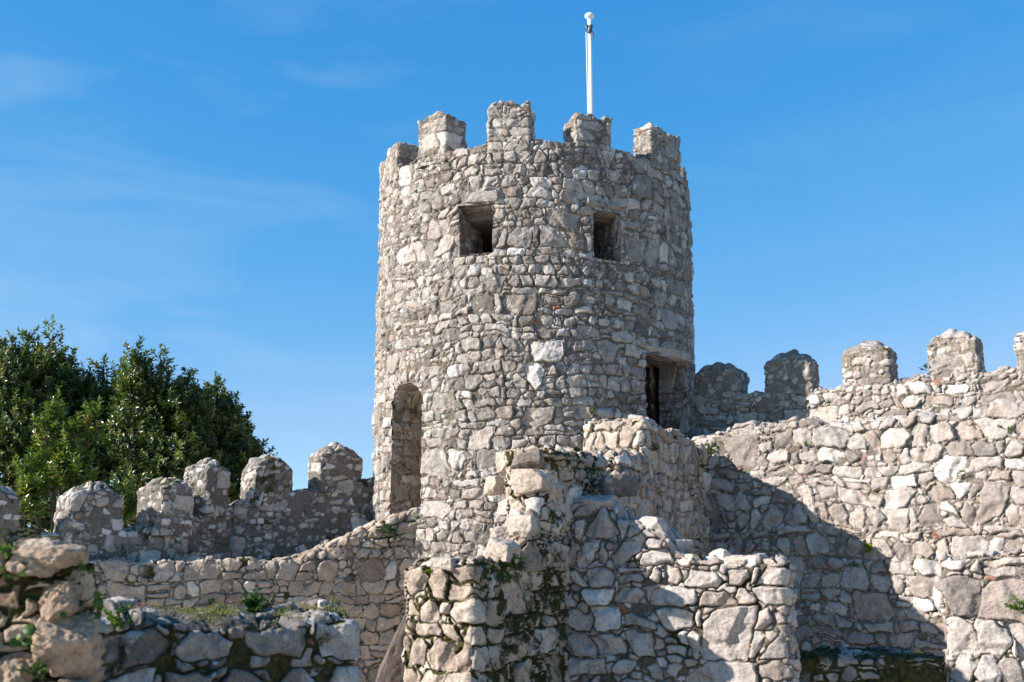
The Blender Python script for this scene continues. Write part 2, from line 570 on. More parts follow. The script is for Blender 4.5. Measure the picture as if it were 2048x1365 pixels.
def mesh_obj(name, V, F, mat, parent=None, attr=None, leaf=None, smooth=True, loc=None, tri=None):
    """V (N,3) world coordinates; F (M,4) quads and tri (K,3) triangles"""
    V = np.asarray(V, np.float64)
    org = np.zeros(3)
    if parent is not None:
        org = np.array(parent.location)
        q = parent.parent
        while q is not None:
            org = org + np.array(q.location)
            q = q.parent
    elif loc is not None:
        org = np.array(loc, float)
    me = bpy.data.meshes.new(name)
    nq = 0 if F is None else len(F)
    nt = 0 if tri is None else len(tri)
    parts, starts = [], []
    if nq:
        parts.append(np.asarray(F, np.int32).ravel())
        starts.append(np.arange(nq, dtype=np.int32) * 4)
    if nt:
        parts.append(np.asarray(tri, np.int32).ravel())
        starts.append(nq * 4 + np.arange(nt, dtype=np.int32) * 3)
    li = np.concatenate(parts)
    me.vertices.add(len(V))
    me.vertices.foreach_set('co', (V - org).astype(np.float32).ravel())
    me.loops.add(len(li))
    me.loops.foreach_set('vertex_index', li)
    me.polygons.add(nq + nt)
    me.polygons.foreach_set('loop_start', np.concatenate(starts))
    me.update(calc_edges=True)
    me.polygons.foreach_set('use_smooth', np.full(nq + nt, smooth))
    if attr is not None:
        a = me.attributes.new('rubble', 'FLOAT_COLOR', 'POINT')
        a.data.foreach_set('color', np.asarray(attr, np.float32).ravel())
    if leaf is not None:
        a = me.attributes.new('leaf', 'FLOAT', 'POINT')
        a.data.foreach_set('value', np.asarray(leaf, np.float32).ravel())
    me.materials.append(mat)
    o = bpy.data.objects.new(name, me)
    COL.objects.link(o)
    if parent is not None:
        o.parent = parent
    elif loc is not None:
        o.location = loc
    return o


def vnormals(V, F):
    a, b, c, d = (V[F[:, i]] for i in range(4))
    n = np.cross(c - a, d - b)
    N = np.zeros_like(V)
    for i in range(4):
        for k in range(3):
            N[:, k] += np.bincount(F[:, i], n[:, k], len(V))
    return N / np.maximum(np.linalg.norm(N, axis=1, keepdims=True), 1e-12)


def block(name, O, ang, L, T, z0, top, res, M, seed, mat, parent, rnd=.035, wob=.02, jag=0.0, lean=0.0, bow=0.0):
    """a length of rubble wall: seen face through O along direction ang, thickness T behind it, top(u,w) above z0"""
    d = np.array([math.cos(ang), math.sin(ang)])
    n = np.array([d[1], -d[0]])
    if not callable(top):
        uu, zz = top
        top_f = lambda u, w: np.interp(u, uu, zz) + 0 * w
    else:
        top_f = top
    if jag:
        base_f = top_f

        def top_f(u, w):
            q = np.stack([np.ravel(u) / .17 + seed * 5.1, np.ravel(w + 0 * u) / .3, 0 * np.ravel(u)], 1)
            return base_f(u, w) + jag * (fbm(q, seed + 71, 2) + .6 * np.sign(vnoise(q * .8, seed + 72)) * .5).reshape(np.shape(u))
    us = np.linspace(0, L, max(3, int(L / res)) + 1)
    nu = len(us)
    zt = float(np.max(top_f(us, 0 * us)))
    nv = max(3, int((zt - z0) / res))
    nw = max(3, int(T / res))
    f_front = np.linspace(0, 1, nv + 1)
    wj = np.linspace(0, T, nw + 1)
    nb = max(2, nv // 4)
    # ribbon over the wall: front up, across, back down
    fr = np.concatenate([f_front, np.ones(nw), np.linspace(1, 0, nb + 1)[1:]])
    ww = np.concatenate([np.zeros(nv + 1), wj[1:], np.full(nb, T)])
    U, _ = np.meshgrid(us, fr, indexing='ij')
    FR = np.broadcast_to(fr, U.shape)
    WW = np.broadcast_to(ww, U.shape)
    TOP = top_f(U, WW)
    Z = z0 + (TOP - z0) * FR
    ns = len(fr)
    XX = np.where(np.arange(len(fr))[None, :] > nv + nw, U + 40, U)
    onT = (np.arange(len(fr))[None, :] > nv) & (np.arange(len(fr))[None, :] <= nv + nw)
    XZ = [np.stack([XX, np.where(onT, np.broadcast_to(ww, U.shape) + zt, Z)], -1).reshape(-1, 2)]
    loc = [np.stack([U, WW, Z], -1).reshape(-1, 3)]
    topz = [TOP.ravel()]
    idx = np.arange(nu * ns).reshape(nu, ns)
    F = [np.stack([idx[:-1, :-1], idx[1:, :-1], idx[1:, 1:], idx[:-1, 1:]], -1).reshape(-1, 4)]
    cnt = nu * ns
    # ends: rows match the front; the back edge is matched by its nearest row
    for side, i in ((0, 0), (1, nu - 1)):
        u = us[i]
        g = np.zeros((nw + 1, nv + 1), np.int64)
        g[0, :] = idx[i, :nv + 1]
        g[:, nv] = idx[i, nv:nv + nw + 1]
        back = idx[i, nv + nw:]
        g[nw, :] = back[np.clip(np.round((1 - f_front) * nb).astype(int), 0, nb)]
        iw, iv = np.meshgrid(np.arange(1, nw), np.arange(0, nv), indexing='ij')
        w_ = wj[iw]
        tp = top_f(np.full(w_.shape, u), w_)
        zz_ = z0 + (tp - z0) * f_front[iv]
        loc.append(np.stack([np.full(w_.shape, u), w_, zz_], -1).reshape(-1, 3))
        XZ.append(np.stack([-w_ if side == 0 else L + w_, zz_], -1).reshape(-1, 2))
        topz.append(tp.ravel())
        g[1:nw, 0:nv] = cnt + np.arange(w_.size).reshape(w_.shape)
        cnt += w_.size
        q = np.stack([g[:-1, :-1], g[:-1, 1:], g[1:, 1:], g[1:, :-1]], -1).reshape(-1, 4)
        F.append(q if side == 0 else q[:, ::-1])
    loc = np.concatenate(loc)
    topz = np.concatenate(topz)
    F = np.concatenate(F)
    # drop degenerate quads where the coarse back meets the fine end
    ok = (F[:, 0] != F[:, 1]) & (F[:, 1] != F[:, 2]) & (F[:, 2] != F[:, 3]) & (F[:, 3] != F[:, 0])
    F = F[ok]
    u, w, z = loc.T
    off = -w + (lean * (z - z0)) + bow * np.sin(np.pi * np.clip(u / L, 0, 1))
    V = np.stack([O[0] + d[0] * u + n[0] * off, O[1] + d[1] * u + n[1] * off, z], 1)
    N = vnormals(V, F)
    h, A = masonry(loc, np.concatenate(XZ), M, seed)
    R = max(rnd * 2.2, .02)
    e = np.zeros(len(u))
    for dist in (np.minimum(u, L - u), topz - z, np.minimum(w, T - w)):
        e = e + rnd * np.clip(1 - dist / R, 0, 1) ** 2
    e = e - rnd
    wv = np.stack([fbm(loc * 1.3, seed + 61, 2), fbm(loc * 1.3, seed + 62, 2), fbm(loc * 1.3, seed + 63, 2)], 1) * wob
    V = V + N * (h - e)[:, None] + wv
    return mesh_obj(name, V, F, mat, parent, A)


def stone(name, c, size, rot, seed, mat, parent=None, n=26, loc=None, tint=None, box=.62, rough=.05):
    """one rough block: a sphere pulled towards a box, cut by a few planes"""
    rs = np.random.RandomState(seed)
    V, F = [], []
    cnt = 0
    g = np.tan(np.linspace(-np.pi / 4, np.pi / 4, n + 1))
    A, B = np.meshgrid(g, g, indexing='ij')
    O1 = np.ones_like(A)
    for P in ((O1, A, B), (-O1, B, A), (B, O1, A), (A, -O1, B), (A, B, O1), (B, A, -O1)):
        V.append(np.stack(P, -1).reshape(-1, 3))
        i = cnt + np.arange((n + 1) ** 2).reshape(n + 1, n + 1)
        F.append(np.stack([i[:-1, :-1], i[1:, :-1], i[1:, 1:], i[:-1, 1:]], -1).reshape(-1, 4))
        cnt += (n + 1) ** 2
    V = np.concatenate(V)
    F = np.concatenate(F)
    key = np.round(V, 5)
    _, first, inv = np.unique(key, axis=0, return_index=True, return_inverse=True)
    V = V[first]
    F = np.ravel(inv)[F]
    S = V / np.linalg.norm(V, axis=1, keepdims=True)
    V = S * (1 - box) * 1.1 + V * box * .93
    for k in range(9):
        nn = rs.normal(size=3)
        nn /= np.linalg.norm(nn)
        dd = rs.uniform(.72, .98)
        s = V @ nn - dd
        V = V - np.outer(np.clip(s, 0, None) * .85, nn)
    V = V * (1 + rough * 1.8 * fbm(V * 1.6 + seed, seed, 3)[:, None] + rough * .9 * fbm(V * 6 + seed, seed + 5, 3)[:, None])
    V = V * np.array(size) / 2
    V = V + .006 * fbm(V * 40, seed + 8, 2)[:, None] * S
    rx, ry, rz = rot
    cx, sx, cy, sy, cz, sz = math.cos(rx), math.sin(rx), math.cos(ry), math.sin(ry), math.cos(rz), math.sin(rz)
    Rm = np.array([[cz, -sz, 0], [sz, cz, 0], [0, 0, 1]]) @ np.array([[cy, 0, sy], [0, 1, 0], [-sy, 0, cy]]) @ np.array([[1, 0, 0], [0, cx, -sx], [0, sx, cx]])
    V = V @ Rm.T + np.array(c)
    A = np.ones((len(V), 4))
    A[:, 0] = rs.uniform(.3, .9) if tint is None else tint
    A[:, 2] = rs.rand()
    A[:, 3] = .3
    return mesh_obj(name, V, F, mat, parent, A, loc=loc)


def lathe(name, prof, c, mat, parent, seg=24, tiltx=0.0):
    pr = np.array(prof)
    a = np.linspace(0, 2 * np.pi, seg, endpoint=False)
    V = np.stack([pr[:, None, 0] * np.cos(a), pr[:, None, 0] * np.sin(a), pr[:, None, 1] + 0 * a], -1)
    V[..., 0] += tiltx * V[..., 2]
    V = V.reshape(-1, 3) + np.array(c)
    i = np.arange(len(pr) * seg).reshape(len(pr), seg)
    j = np.roll(i, -1, 1)
    F = np.stack([i[:-1], j[:-1], j[1:], i[1:]], -1).reshape(-1, 4)
    return mesh_obj(name, V, F, mat, parent)


def tube(paths, seg=8):
    """list of (points, radii) -> V, F"""
    VV, FF = [], []
    cnt = 0
    for pts, rad in paths:
        pts = np.array(pts, float)
        tg = np.gradient(pts, axis=0)
        tg /= np.linalg.norm(tg, axis=1, keepdims=True)
        ref = np.array([0.3, 0.9, 0.1])
        a1 = np.cross(tg, ref)
        a1 /= np.linalg.norm(a1, axis=1, keepdims=True)
        a2 = np.cross(tg, a1)
        t = np.linspace(0, 2 * np.pi, seg, endpoint=False)
        V = pts[:, None] + np.array(rad)[:, None, None] * (a1[:, None] * np.cos(t)[None, :, None] + a2[:, None] * np.sin(t)[None, :, None])
        i = cnt + np.arange(len(pts) * seg).reshape(len(pts), seg)
        j = np.roll(i, -1, 1)
        VV.append(V.reshape(-1, 3))
        FF.append(np.stack([i[:-1], j[:-1], j[1:], i[1:]], -1).reshape(-1, 4))
        cnt += len(pts) * seg
    return np.concatenate(VV), np.concatenate(FF)


def leaves(base, dirs, up, length, width, val, fold=.25, curl=.15):
    """many folded leaves: 5 vertices, 4 triangles each"""
    dirs = dirs / np.linalg.norm(dirs, axis=1, keepdims=True)
    sd = np.cross(dirs, up)
    sd /= np.maximum(np.linalg.norm(sd, axis=1, keepdims=True), 1e-6)
    nn = np.cross(sd, dirs)
    Lh, Wd = length[:, None], width[:, None]
    mid = base + dirs * Lh * .5 + nn * Lh * curl * .5
    tip = base + dirs * Lh - nn * Lh * curl * .3
    lf = mid + sd * Wd * .5 + nn * Wd * fold
    rt = mid - sd * Wd * .5 + nn * Wd * fold
    V = np.stack([base, lf, tip, rt, mid], 1).reshape(-1, 3)
    k = np.arange(len(base))[:, None] * 5
    T = np.concatenate([k + np.array([q]) for q in ((0, 4, 1), (1, 4, 2), (4, 0, 3), (2, 4, 3))])
    return V, T, np.repeat(val, 5)


# ------------------------------------------------------------------ ground
gs = np.linspace(-1, 1, 61)
gx, gy = np.meshgrid(np.sign(gs) * np.abs(gs) ** 2.5 * 600, np.sign(gs) * np.abs(gs) ** 2.5 * 600 + 12, indexing='ij')
rr = np.hypot(gx, gy - 12)
gz = -0.02 - np.clip(rr - 25, 0, 200) * .12 + .15 * fbm(np.stack([gx.ravel() * .2, gy.ravel() * .2, 0 * gx.ravel()], 1), 3, 3).reshape(gx.shape) * np.clip(rr / 20, 0, 1)
gi = np.arange(61 * 61).reshape(61, 61)
g = mesh_obj('ground', np.stack([gx, gy, gz], -1).reshape(-1, 3),
             np.stack([gi[:-1, :-1], gi[1:, :-1], gi[1:, 1:], gi[:-1, 1:]], -1).reshape(-1, 4), M_GROUND)
g['kind'] = 'structure'
g['label'] = 'unseen ground at the foot of the ruined walls, made pale to bounce light'

# ------------------------------------------------------------------ round tower
TX, TY, TR_ = .380, 17.8, 2.590
TC = np.array([TX, TY])


def t_at(px, py):
    """angle and height where the ray meets the tower's front"""
    r = ray(px, py)
    a = r[0] ** 2 + r[1] ** 2
    bq = -2 * (r[0] * TX + r[1] * TY)
    cq = TX ** 2 + TY ** 2 - TR_ ** 2
    disc = max(bq * bq - 4 * a * cq, 0)
    t = (-bq - math.sqrt(disc)) / (2 * a)
    P = EYE + r * t
    return math.atan2(P[0] - TX, -(P[1] - TY)), P[2]


tower = thing('round_tower', 'tall round rubble stone tower with square merlons and two small windows', 'tower', (TX, TY, 0))
RIM = t_at(1068, 282)[1]
WT = .62                                  # thickness of the shell


class Hole:
    def __init__(self, corners, arch=False, splay=0.0, depth=WT + .25):
        (x0, y0), (x1, y1), (x2, yb) = corners      # left-top, right-top, any bottom point
        a0, z0 = t_at(x0, y0)
        a1, z1 = t_at(x1, y1)
        _, zb = t_at(x2, yb)
        self.a = (a0 + a1) / 2
        self.hw = TR_ * math.sin(abs(a1 - a0) / 2)
        self.zt, self.zb = (z0 + z1) / 2, zb
        self.ax = np.array([math.sin(self.a), -math.cos(self.a)])
        self.sd = np.array([math.cos(self.a), math.sin(self.a)])
        self.arch, self.splay, self.depth = arch, splay, depth

    def inside(self, XY, z, grow=0.0):
        q = XY - TC
        s = q @ self.sd
        f = q @ self.ax
        zt = self.zt + grow
        if self.arch:
            zt = zt - .75 * self.hw * (1 - np.sqrt(np.clip(1 - (s / (self.hw + grow)) ** 2, 0, 1)))
        return (np.abs(s) < self.hw + grow) & (z > self.zb - grow) & (z < zt) & (f > 0)

    def loop(self, m=90):
        hw, zt, zb = self.hw, self.zt, self.zb
        pts = []
        for t in np.linspace(0, 1, m):
            pts.append((-hw, zb + (zt - (.75 * hw if self.arch else 0) - zb) * t))
        for t in np.linspace(0, 1, m)[1:]:
            s = -hw + 2 * hw * t
            pts.append((s, zt - (.75 * hw * (1 - math.sqrt(max(0, 1 - (s / hw) ** 2))) if self.arch else 0)))
        for t in np.linspace(1, 0, m)[1:]:
            pts.append((hw, zb + (zt - (.75 * hw if self.arch else 0) - zb) * t))
        for t in np.linspace(1, 0, m)[1:]:
            pts.append((-hw + 2 * hw * t, zb))
        return np.array(pts)


HOLES = {
    'window_l': Hole([(920, 410), (985, 412), (950, 508)]),
    'window_r': Hole([(1186, 421), (1241, 428), (1215, 521)]),
    'door_l': Hole([(785, 771), (845, 762), (820, 1030)], arch=True),
    'door_r': Hole([(1290, 712), (1372, 722), (1330, 870)], depth=.50),
}
MT = dict(MAS, hx=.205, hz=.16, big=.14, tilt=.16, band=(.001, .020), lost=.03, depth=.026, off=.024, edge=.012, rough=.012)


def shell(name, R, z_lo, z_hi, res, a_lo, a_hi, M, seed, mat, inward=False, holes=True, ring=0.0, closed=True, zin=None, grow=0.0):
    na = int((a_hi - a_lo) * R / res)
    an = np.linspace(a_lo, a_hi, na)
    if closed:
        an = np.concatenate([an, np.linspace(a_hi, a_lo + 2 * np.pi, 60)[1:-1]])
    s_r, s_z = [np.full(int((z_hi - z_lo) / res), R)], [np.linspace(z_lo, z_hi, int((z_hi - z_lo) / res))]
    if ring:
        k = int(ring / res)
        s_r.append(np.linspace(R, R - ring, k + 1)[1:])
        s_z.append(np.full(k, z_hi))
        k = int((z_hi - zin) / (res * 2))
        s_r.append(np.full(k, R - ring))
        s_z.append(np.linspace(z_hi, zin, k + 1)[1:])
    s_r, s_z = np.concatenate(s_r), np.concatenate(s_z)
    A_, SR = np.meshgrid(an, s_r, indexing='ij')
    SZ = np.broadcast_to(s_z, A_.shape).copy()
    if ring:
        q = np.stack([np.cos(A_).ravel() * R / .22, np.sin(A_).ravel() * R / .22, 0 * A_.ravel()], 1)
        jag = (.05 * fbm(q, seed + 41, 2) + .02 * np.sign(vnoise(q * .7, seed + 42))).reshape(A_.shape)
        SZ = SZ + jag * np.clip((SZ - (z_hi - .6)) / .6, 0, 1)
    X, Y = TX + np.sin(A_) * SR, TY - np.cos(A_) * SR
    V = np.stack([X, Y, SZ], -1).reshape(-1, 3)
    loc = np.stack([A_ * R, R - SR, SZ], -1).reshape(-1, 3)
    XZ = np.stack([A_ * R, np.where(SR < R - 1e-6, SZ + (R - SR), SZ)], -1).reshape(-1, 2)
    i = np.arange(A_.size).reshape(A_.shape)
    j = np.roll(i, -1, 0) if closed else i
    a, b = (i, j) if closed else (i[:-1], i[1:])
    F = np.stack([a[:, :-1], b[:, :-1], b[:, 1:], a[:, 1:]], -1).reshape(-1, 4)
    if inward:
        F = F[:, ::-1]
    N = vnormals(V, F)
    if holes:
        c = V[F].mean(1)
        kill = np.zeros(len(F), bool)
        for hname, H in HOLES.items():
            kill |= H.inside(c[:, :2], c[:, 2], grow)
        F = F[~kill]
    h, A = masonry(loc, XZ, M, seed)
    big = .022 * fbm(V * .9, seed + 77, 2)
    V = V + N * (h + big - .02)[:, None]
    used = np.unique(F)
    mp_ = np.full(len(V), -1)
    mp_[used] = np.arange(len(used))
    return mesh_obj(name, V[used], mp_[F], mat, tower, A[used])


shell('wall', TR_, .2, RIM, .0105, R_(-118), R_(118), MT, 3, M_TOWER, ring=.5, zin=RIM - .95)
shell('chamber_wall', TR_ - WT, 1.9, RIM - 1.05, .04, -np.pi, np.pi - .01, dict(MT, depth=.03), 5, M_INNER, inward=True, closed=True, grow=.0)
# roof deck and chamber floor
for nm, zz in (('roof', RIM - .98), ('floor', 2.15)):
    a = np.linspace(0, 2 * np.pi, 49)[:-1]
    V = [(TX, TY, zz + .05), (TX, TY, zz - .09)]
    for q in a:
        for dz in (.05, -.09):
            V.append((TX + math.cos(q) * (TR_ - .3), TY + math.sin(q) * (TR_ - .3), zz + dz))
    T = []
    Fq = []
    for k in range(48):
        p, q = 2 + 2 * k, 2 + 2 * ((k + 1) % 48)
        T += [(0, p, q), (1, q + 1, p + 1)]
        Fq.append((p, p + 1, q + 1, q))
    A = np.ones((len(V), 4)) * .4
    mesh_obj(nm, V, Fq, M_INNER, tower, A, tri=T, smooth=False)


def reveal(name, H, seed, mat, tone=None):
    lp = H.loop()
    K = 60
    dep = np.linspace(-.10, H.depth, K)
    s, z = lp[:, 0], lp[:, 1]
    cz = (H.zt + H.zb) / 2
    r = TR_ - .0
    S, D = np.meshgrid(s, dep, indexing='ij')
    Zg = np.broadcast_to(z[:, None], S.shape)
    fo = np.sqrt(np.clip(r * r - S * S, .01, None)) - .01
    fo = fo - np.clip(D, 0, None) + np.clip(-D, 0, None) * 0
    X = TX + H.sd[0] * S + H.ax[0] * fo
    Y = TY + H.sd[1] * S + H.ax[1] * fo
    V = np.stack([X, Y, Zg], -1).reshape(-1, 3)
    per = np.concatenate([[0], np.cumsum(np.hypot(np.diff(s), np.diff(z)))])
    PE = np.broadcast_to(per[:, None], S.shape)
    vert = (np.abs(np.abs(S) - H.hw) < 1e-6)
    loc = np.stack([np.where(vert, D, S + 3), 0 * S, np.where(vert, Zg, D + 9)], -1).reshape(-1, 3)
    i = np.arange(S.size).reshape(S.shape)
    F = np.stack([i[:-1, :-1], i[:-1, 1:], i[1:, 1:], i[1:, :-1]], -1).reshape(-1, 4)
    N = vnormals(V, F)
    ctr = np.array([TX + H.ax[0] * 2, TY + H.ax[1] * 2, cz])
    if np.mean(np.einsum('ij,ij->i', N, V - ctr)) > 0:
        F = F[:, ::-1]
        N = -N
    h, A = masonry(loc, loc[:, [0, 2]], dict(MT, depth=.02, lost=.2), seed)
    V = V + N * (h * .8 - .012)[:, None]
    return mesh_obj(name, V, F, mat, tower, A)


wa = reveal('window', HOLES['window_l'], 21, M_TOWER)
wb = reveal('window', HOLES['window_r'], 22, M_TOWER)
da = reveal('doorway', HOLES['door_l'], 23, M_BUTT)
db = reveal('doorway', HOLES['door_r'], 24, M_TOWER)
wa['label'] = 'small square window at the left with its jamb in shade'
wb['label'] = 'small square window at the right with a dark reveal'
da['label'] = 'tall arched doorway at the left edge'
db['label'] = 'dark rectangular doorway facing the right-hand wall walk'


def lintel(parent, H, wide, hgt, dz, seed, mat, da_=0.0, tint=.45):
    a = H.a + da_
    ax = np.array([math.sin(a), -math.cos(a)])
    c = TC + ax * (TR_ - .16)
    stone('lintel', (c[0], c[1], H.zt + hgt / 2 + dz), (wide, .42, hgt), (0, R_(1.5), a), seed, mat, parent, 30, tint=tint, box=.85, rough=.03)


lintel(wa, HOLES['window_l'], .80, .21, -.01, 31, M_TOWER)
lintel(wb, HOLES['window_r'], .74, .19, -.01, 32, M_TOWER)
lintel(db, HOLES['door_r'], 1.25, .17, -.01, 33, M_BUTT)


HA = HOLES['door_l']
for q in range(9):
    tt = math.pi * (.12 + .76 * q / 8)
    sx0, sz0 = -HA.hw * math.cos(tt), HA.zt - .75 * HA.hw * (1 - math.sin(tt))
    rx_, rz_ = -math.cos(tt), math.sin(tt) * 1.1
    nl_ = math.hypot(rx_, rz_)
    sx0 += rx_ / nl_ * .11
    sz0 += rz_ / nl_ * .11
    cc = TC + HA.sd * sx0 + HA.ax * (math.sqrt(TR_ ** 2 - sx0 ** 2) - .125)
    stone('voussoir', (cc[0], cc[1], sz0), (.11, .30, .25), (0, -math.pi / 2 + tt, HA.a), 600 + q, M_TOWER, da, 14, box=.85, rough=.04)


def tower_merlon(name, a0, a1, zt, seed, thick=.46, out=.015):
    """block that stands on the rim between two angles"""
    am = (a0 + a1) / 2
    L = 2 * TR_ * math.sin(abs(a1 - a0) / 2)
    ax = np.array([math.sin(am), -math.cos(am)])
    sd = np.array([math.cos(am), math.sin(am)])
    O = TC + ax * (TR_ * math.cos((a1 - a0) / 2) + out) - sd * L / 2
    zt_, zb = zt, RIM - .16
    rs = np.random.RandomState(seed)
    k1, k2, k3 = rs.uniform(-.05, .05, 3)

    def top(u, w):
        return zt_ - .035 + (u / L - .5) * k1 + .03 * np.sin(u / L * 7 + seed) + .02 * np.sin(u / L * 17 + seed * 2)
    return block(name, O, am, L, thick, zb, top, .0125, dict(MT, hx=.22, hz=.13, big=.25, tilt=.1, off=.012, depth=.02), seed, M_TOWERTOP, tower, rnd=.014, wob=.012, jag=.03)


def zx(px, py):
    return t_at(px, py)


def ang(px, py=300):
    return t_at(px, py)[0]


for (x0, x1, yt, sd_) in ((761, 797, 291, 41), (836, 893, 228, 42), (976, 1060, 202, 43), (1150, 1221, 231, 44), (1302, 1359, 257, 45)):
    tower_merlon('merlon', ang(x0), ang(x1), t_at((x0 + x1) / 2, yt)[1], sd_, .32 if x0 > 1250 else .46)
tower_merlon('merlon', R_(76), R_(88), RIM + .40, 46, .4, -.05)

# flagpole behind the rim
fp = at(1182, 232, 18.3)
pole = thing('flagpole', 'slim white flagpole with mushroom cap rising behind the tower merlons', 'flagpole', (fp[0], fp[1], RIM - .93))
ptop = at(1184, 36, 18.3)[2] - (RIM - .93)
lathe('pole', [(.0, 0), (.07, 0), (.07, .03), (.048, .05), (.043, ptop * .5), (.036, ptop - .02), (0, ptop - .015)], pole.location, M_WHITE, pole)
lathe('cap', [(.0, ptop - .03), (.05, ptop - .025), (.062, ptop), (.088, ptop + .02), (.084, ptop + .05), (.06, ptop + .075), (.0, ptop + .085)], pole.location, M_WHITE, pole)
V, F = [], []
pc = np.array(pole.location)
b1 = tube([([pc + (-.05, -.05, ptop - .27), pc + (-.06, -.06, ptop - .2), pc + (-.045, -.055, ptop - .16)], [.014, .03, .012]),
           ([pc + (-.03, -.06, ptop - .33), pc + (0, -.075, ptop - .27), pc + (.02, -.06, ptop - .19), pc + (.0, -.05, ptop - .17)], [.02, .042, .038, .02]),
           ([pc + (.02, -.07, ptop - .28), pc + (.05, -.075, ptop - .35), pc + (.062, -.07, ptop - .45)], [.012, .012, .008])])
mesh_obj('pulley', b1[0], b1[1], M_DARKMETAL, pole)
rp = [pc + (-.07 + .012 * math.sin(q * 3), -.03, .35 + (ptop - .65) * q) for q in np.linspace(0, 1, 30)]
hv, hf = tube([(rp, [.006] * 30)], 5)
mesh_obj('halyard', hv, hf, M_WHITE, pole)
ring = [(.048, ptop - .2), (.056, ptop - .19), (.056, ptop - .17), (.046, ptop - .16)]
lathe('collar', ring, pole.location, M_WHITE, pole)


def cap_top(zb, h, L, T, sl=.62, sh=.0, rnd=.10):
    """merlon top: rounded hip"""
    def f(u, w):
        a = np.abs(u / L - .5) * 2
        b = np.abs(w / T - .5) * 2
        m = np.sqrt(a * a + b * b * .55 + .035)
        return zb + h - sl * L * .5 * np.clip(m - .187, 0, 1.1) + .015 * np.sin(u * 31 + L * 90)
    return f


PL = dict(MAS, hx=.2, hz=.14, big=.25, band=(.010, .05), depth=.02, off=.015, chip=.4, lost=.45, rough=.015, mort=.016, tilt=.1)

# ------------------------------------------------------------------ right curtain wall with its parapet
pR = Plane((2.96, 17.05), R_(-32))        # parapet, behind the wall walk
pW = Plane((2.77, 15.55), R_(-32))        # lower wall, in front of it
cur_u0 = -1.2
cw = thing('battlement_wall', 'sunlit pale rubble curtain wall with rounded merlons right of the tower', 'wall', (*(pW.O + pW.d * 2), 0))
u, z = pW.uz([(1372, 878), (1420, 868), (1500, 853), (1660, 842), (1780, 833), (1900, 822), (2048, 806), (2300, 785)])
L = pW.hit(2330, 900)[0] - cur_u0
MC = dict(MAS, hx=.25, hz=.195, big=.14, depth=.034, off=.03, band=(.002, .024), cut=.5, edge=.013, rough=.012)
block('wall', pW.O + pW.d * cur_u0, R_(-32), L, .5, .3, (u - cur_u0, z), .0125, MC, 101, M_CURTAIN, cw, jag=.05, wob=.035)
u, z = pR.uz([(1380, 800), (1480, 793), (1530, 788), (1660, 777), (1800, 760), (1990, 742), (2048, 735), (2300, 712)])
u0 = u[0] - .5
L = pR.hit(2330, 700)[0] - u0
block('parapet', pR.O + pR.d * u0, R_(-32), L, .45, 2.6, (u - u0, z), .0125, dict(MC, hx=.25, hz=.15, big=.2), 102, M_CURTAIN, cw, jag=.04, wob=.03)
for (x0, x1, ya, yb, sd_) in ((1382, 1478, 720, 800, 111), (1530, 1624, 699, 790, 112), (1686, 1783, 677, 775, 113), (1856, 1960, 655, 756, 114), (2034, 2140, 640, 742, 115)):
    ua, ub = pR.hit(x0, yb)[0], pR.hit(x1, yb)[0]
    zt, zb = pR.hit((x0 + x1) / 2, ya)[1], pR.hit((x0 + x1) / 2, yb)[1]
    Lm = ub - ua
    block('merlon', pR.O + pR.d * ua + pR.n * .01, R_(-32), Lm, .46, zb - .12, cap_top(zt, 0, Lm, .46, .55), .0125, PL, sd_,
          M_PARAPET_R if sd_ > 112 else M_PARAPET_R, cw, rnd=.03, wob=.03)
uq = cur_u0 + pW.hit(2330, 900)[0] - cur_u0
block('wall', pW.O + pW.d * uq, R_(-32), 9.0, .5, .0, (np.array([0, 9]), np.array([3.9, 4.6])), .05, MC, 104, M_CURTAIN, cw)  # unseen further stretch, added to bounce sunlight onto the shaded faces
# wall walk slab between them
wk = pW.O + pW.d * (cur_u0 + .2) + pW.n * -.45
block('walk', wk, R_(-32), L * .8, .9, 2.5, (np.array([0, 9]), np.array([3.28, 3.28])), .08, MC, 103, M_CURTAIN, cw)

# ------------------------------------------------------------------ left parapet in three stretches
lw = thing('battlement_wall', 'grey mortared parapet wall with domed merlons left of the tower', 'wall', (-4.0, 16.6, 0))
ML = dict(MAS, hx=.2, hz=.15, big=.25, band=(.010, .05), depth=.024, off=.022, chip=.5, lost=.36, rough=.012, mort=.014)
s3 = Plane((-4.15, 16.5), R_(28))
s2 = Plane((-4.57, 15.6), R_(65))
s1 = Plane((-4.57, 15.6), R_(33))
Lw3 = 2.75
u, z = s3.uz([(455, 1010), (480, 1000), (590, 986), (625, 980), (725, 962), (750, 958)])
block('parapet', s3.O, R_(28), Lw3, .45, .3, (u, z), .0135, ML, 121, M_PARAPET_L, lw, jag=.03)
zc = z[0]
block('parapet', s2.O, R_(65), 1.05, .45, .3, (np.array([0, 1.05]), np.array([s1.hit(370, 1046)[1], zc])), .0135, ML, 122, M_PARAPET_L, lw, jag=.03)
u, z = s1.uz([(-140, 1085), (40, 1072), (100, 1066), (250, 1062), (380, 1046)])
o1 = u[0]
block('parapet', s1.O + s1.d * o1, R_(33), -o1 + .05, .45, .3, (u - o1, z), .0135, ML, 123, M_PARAPET_L, lw, jag=.03)


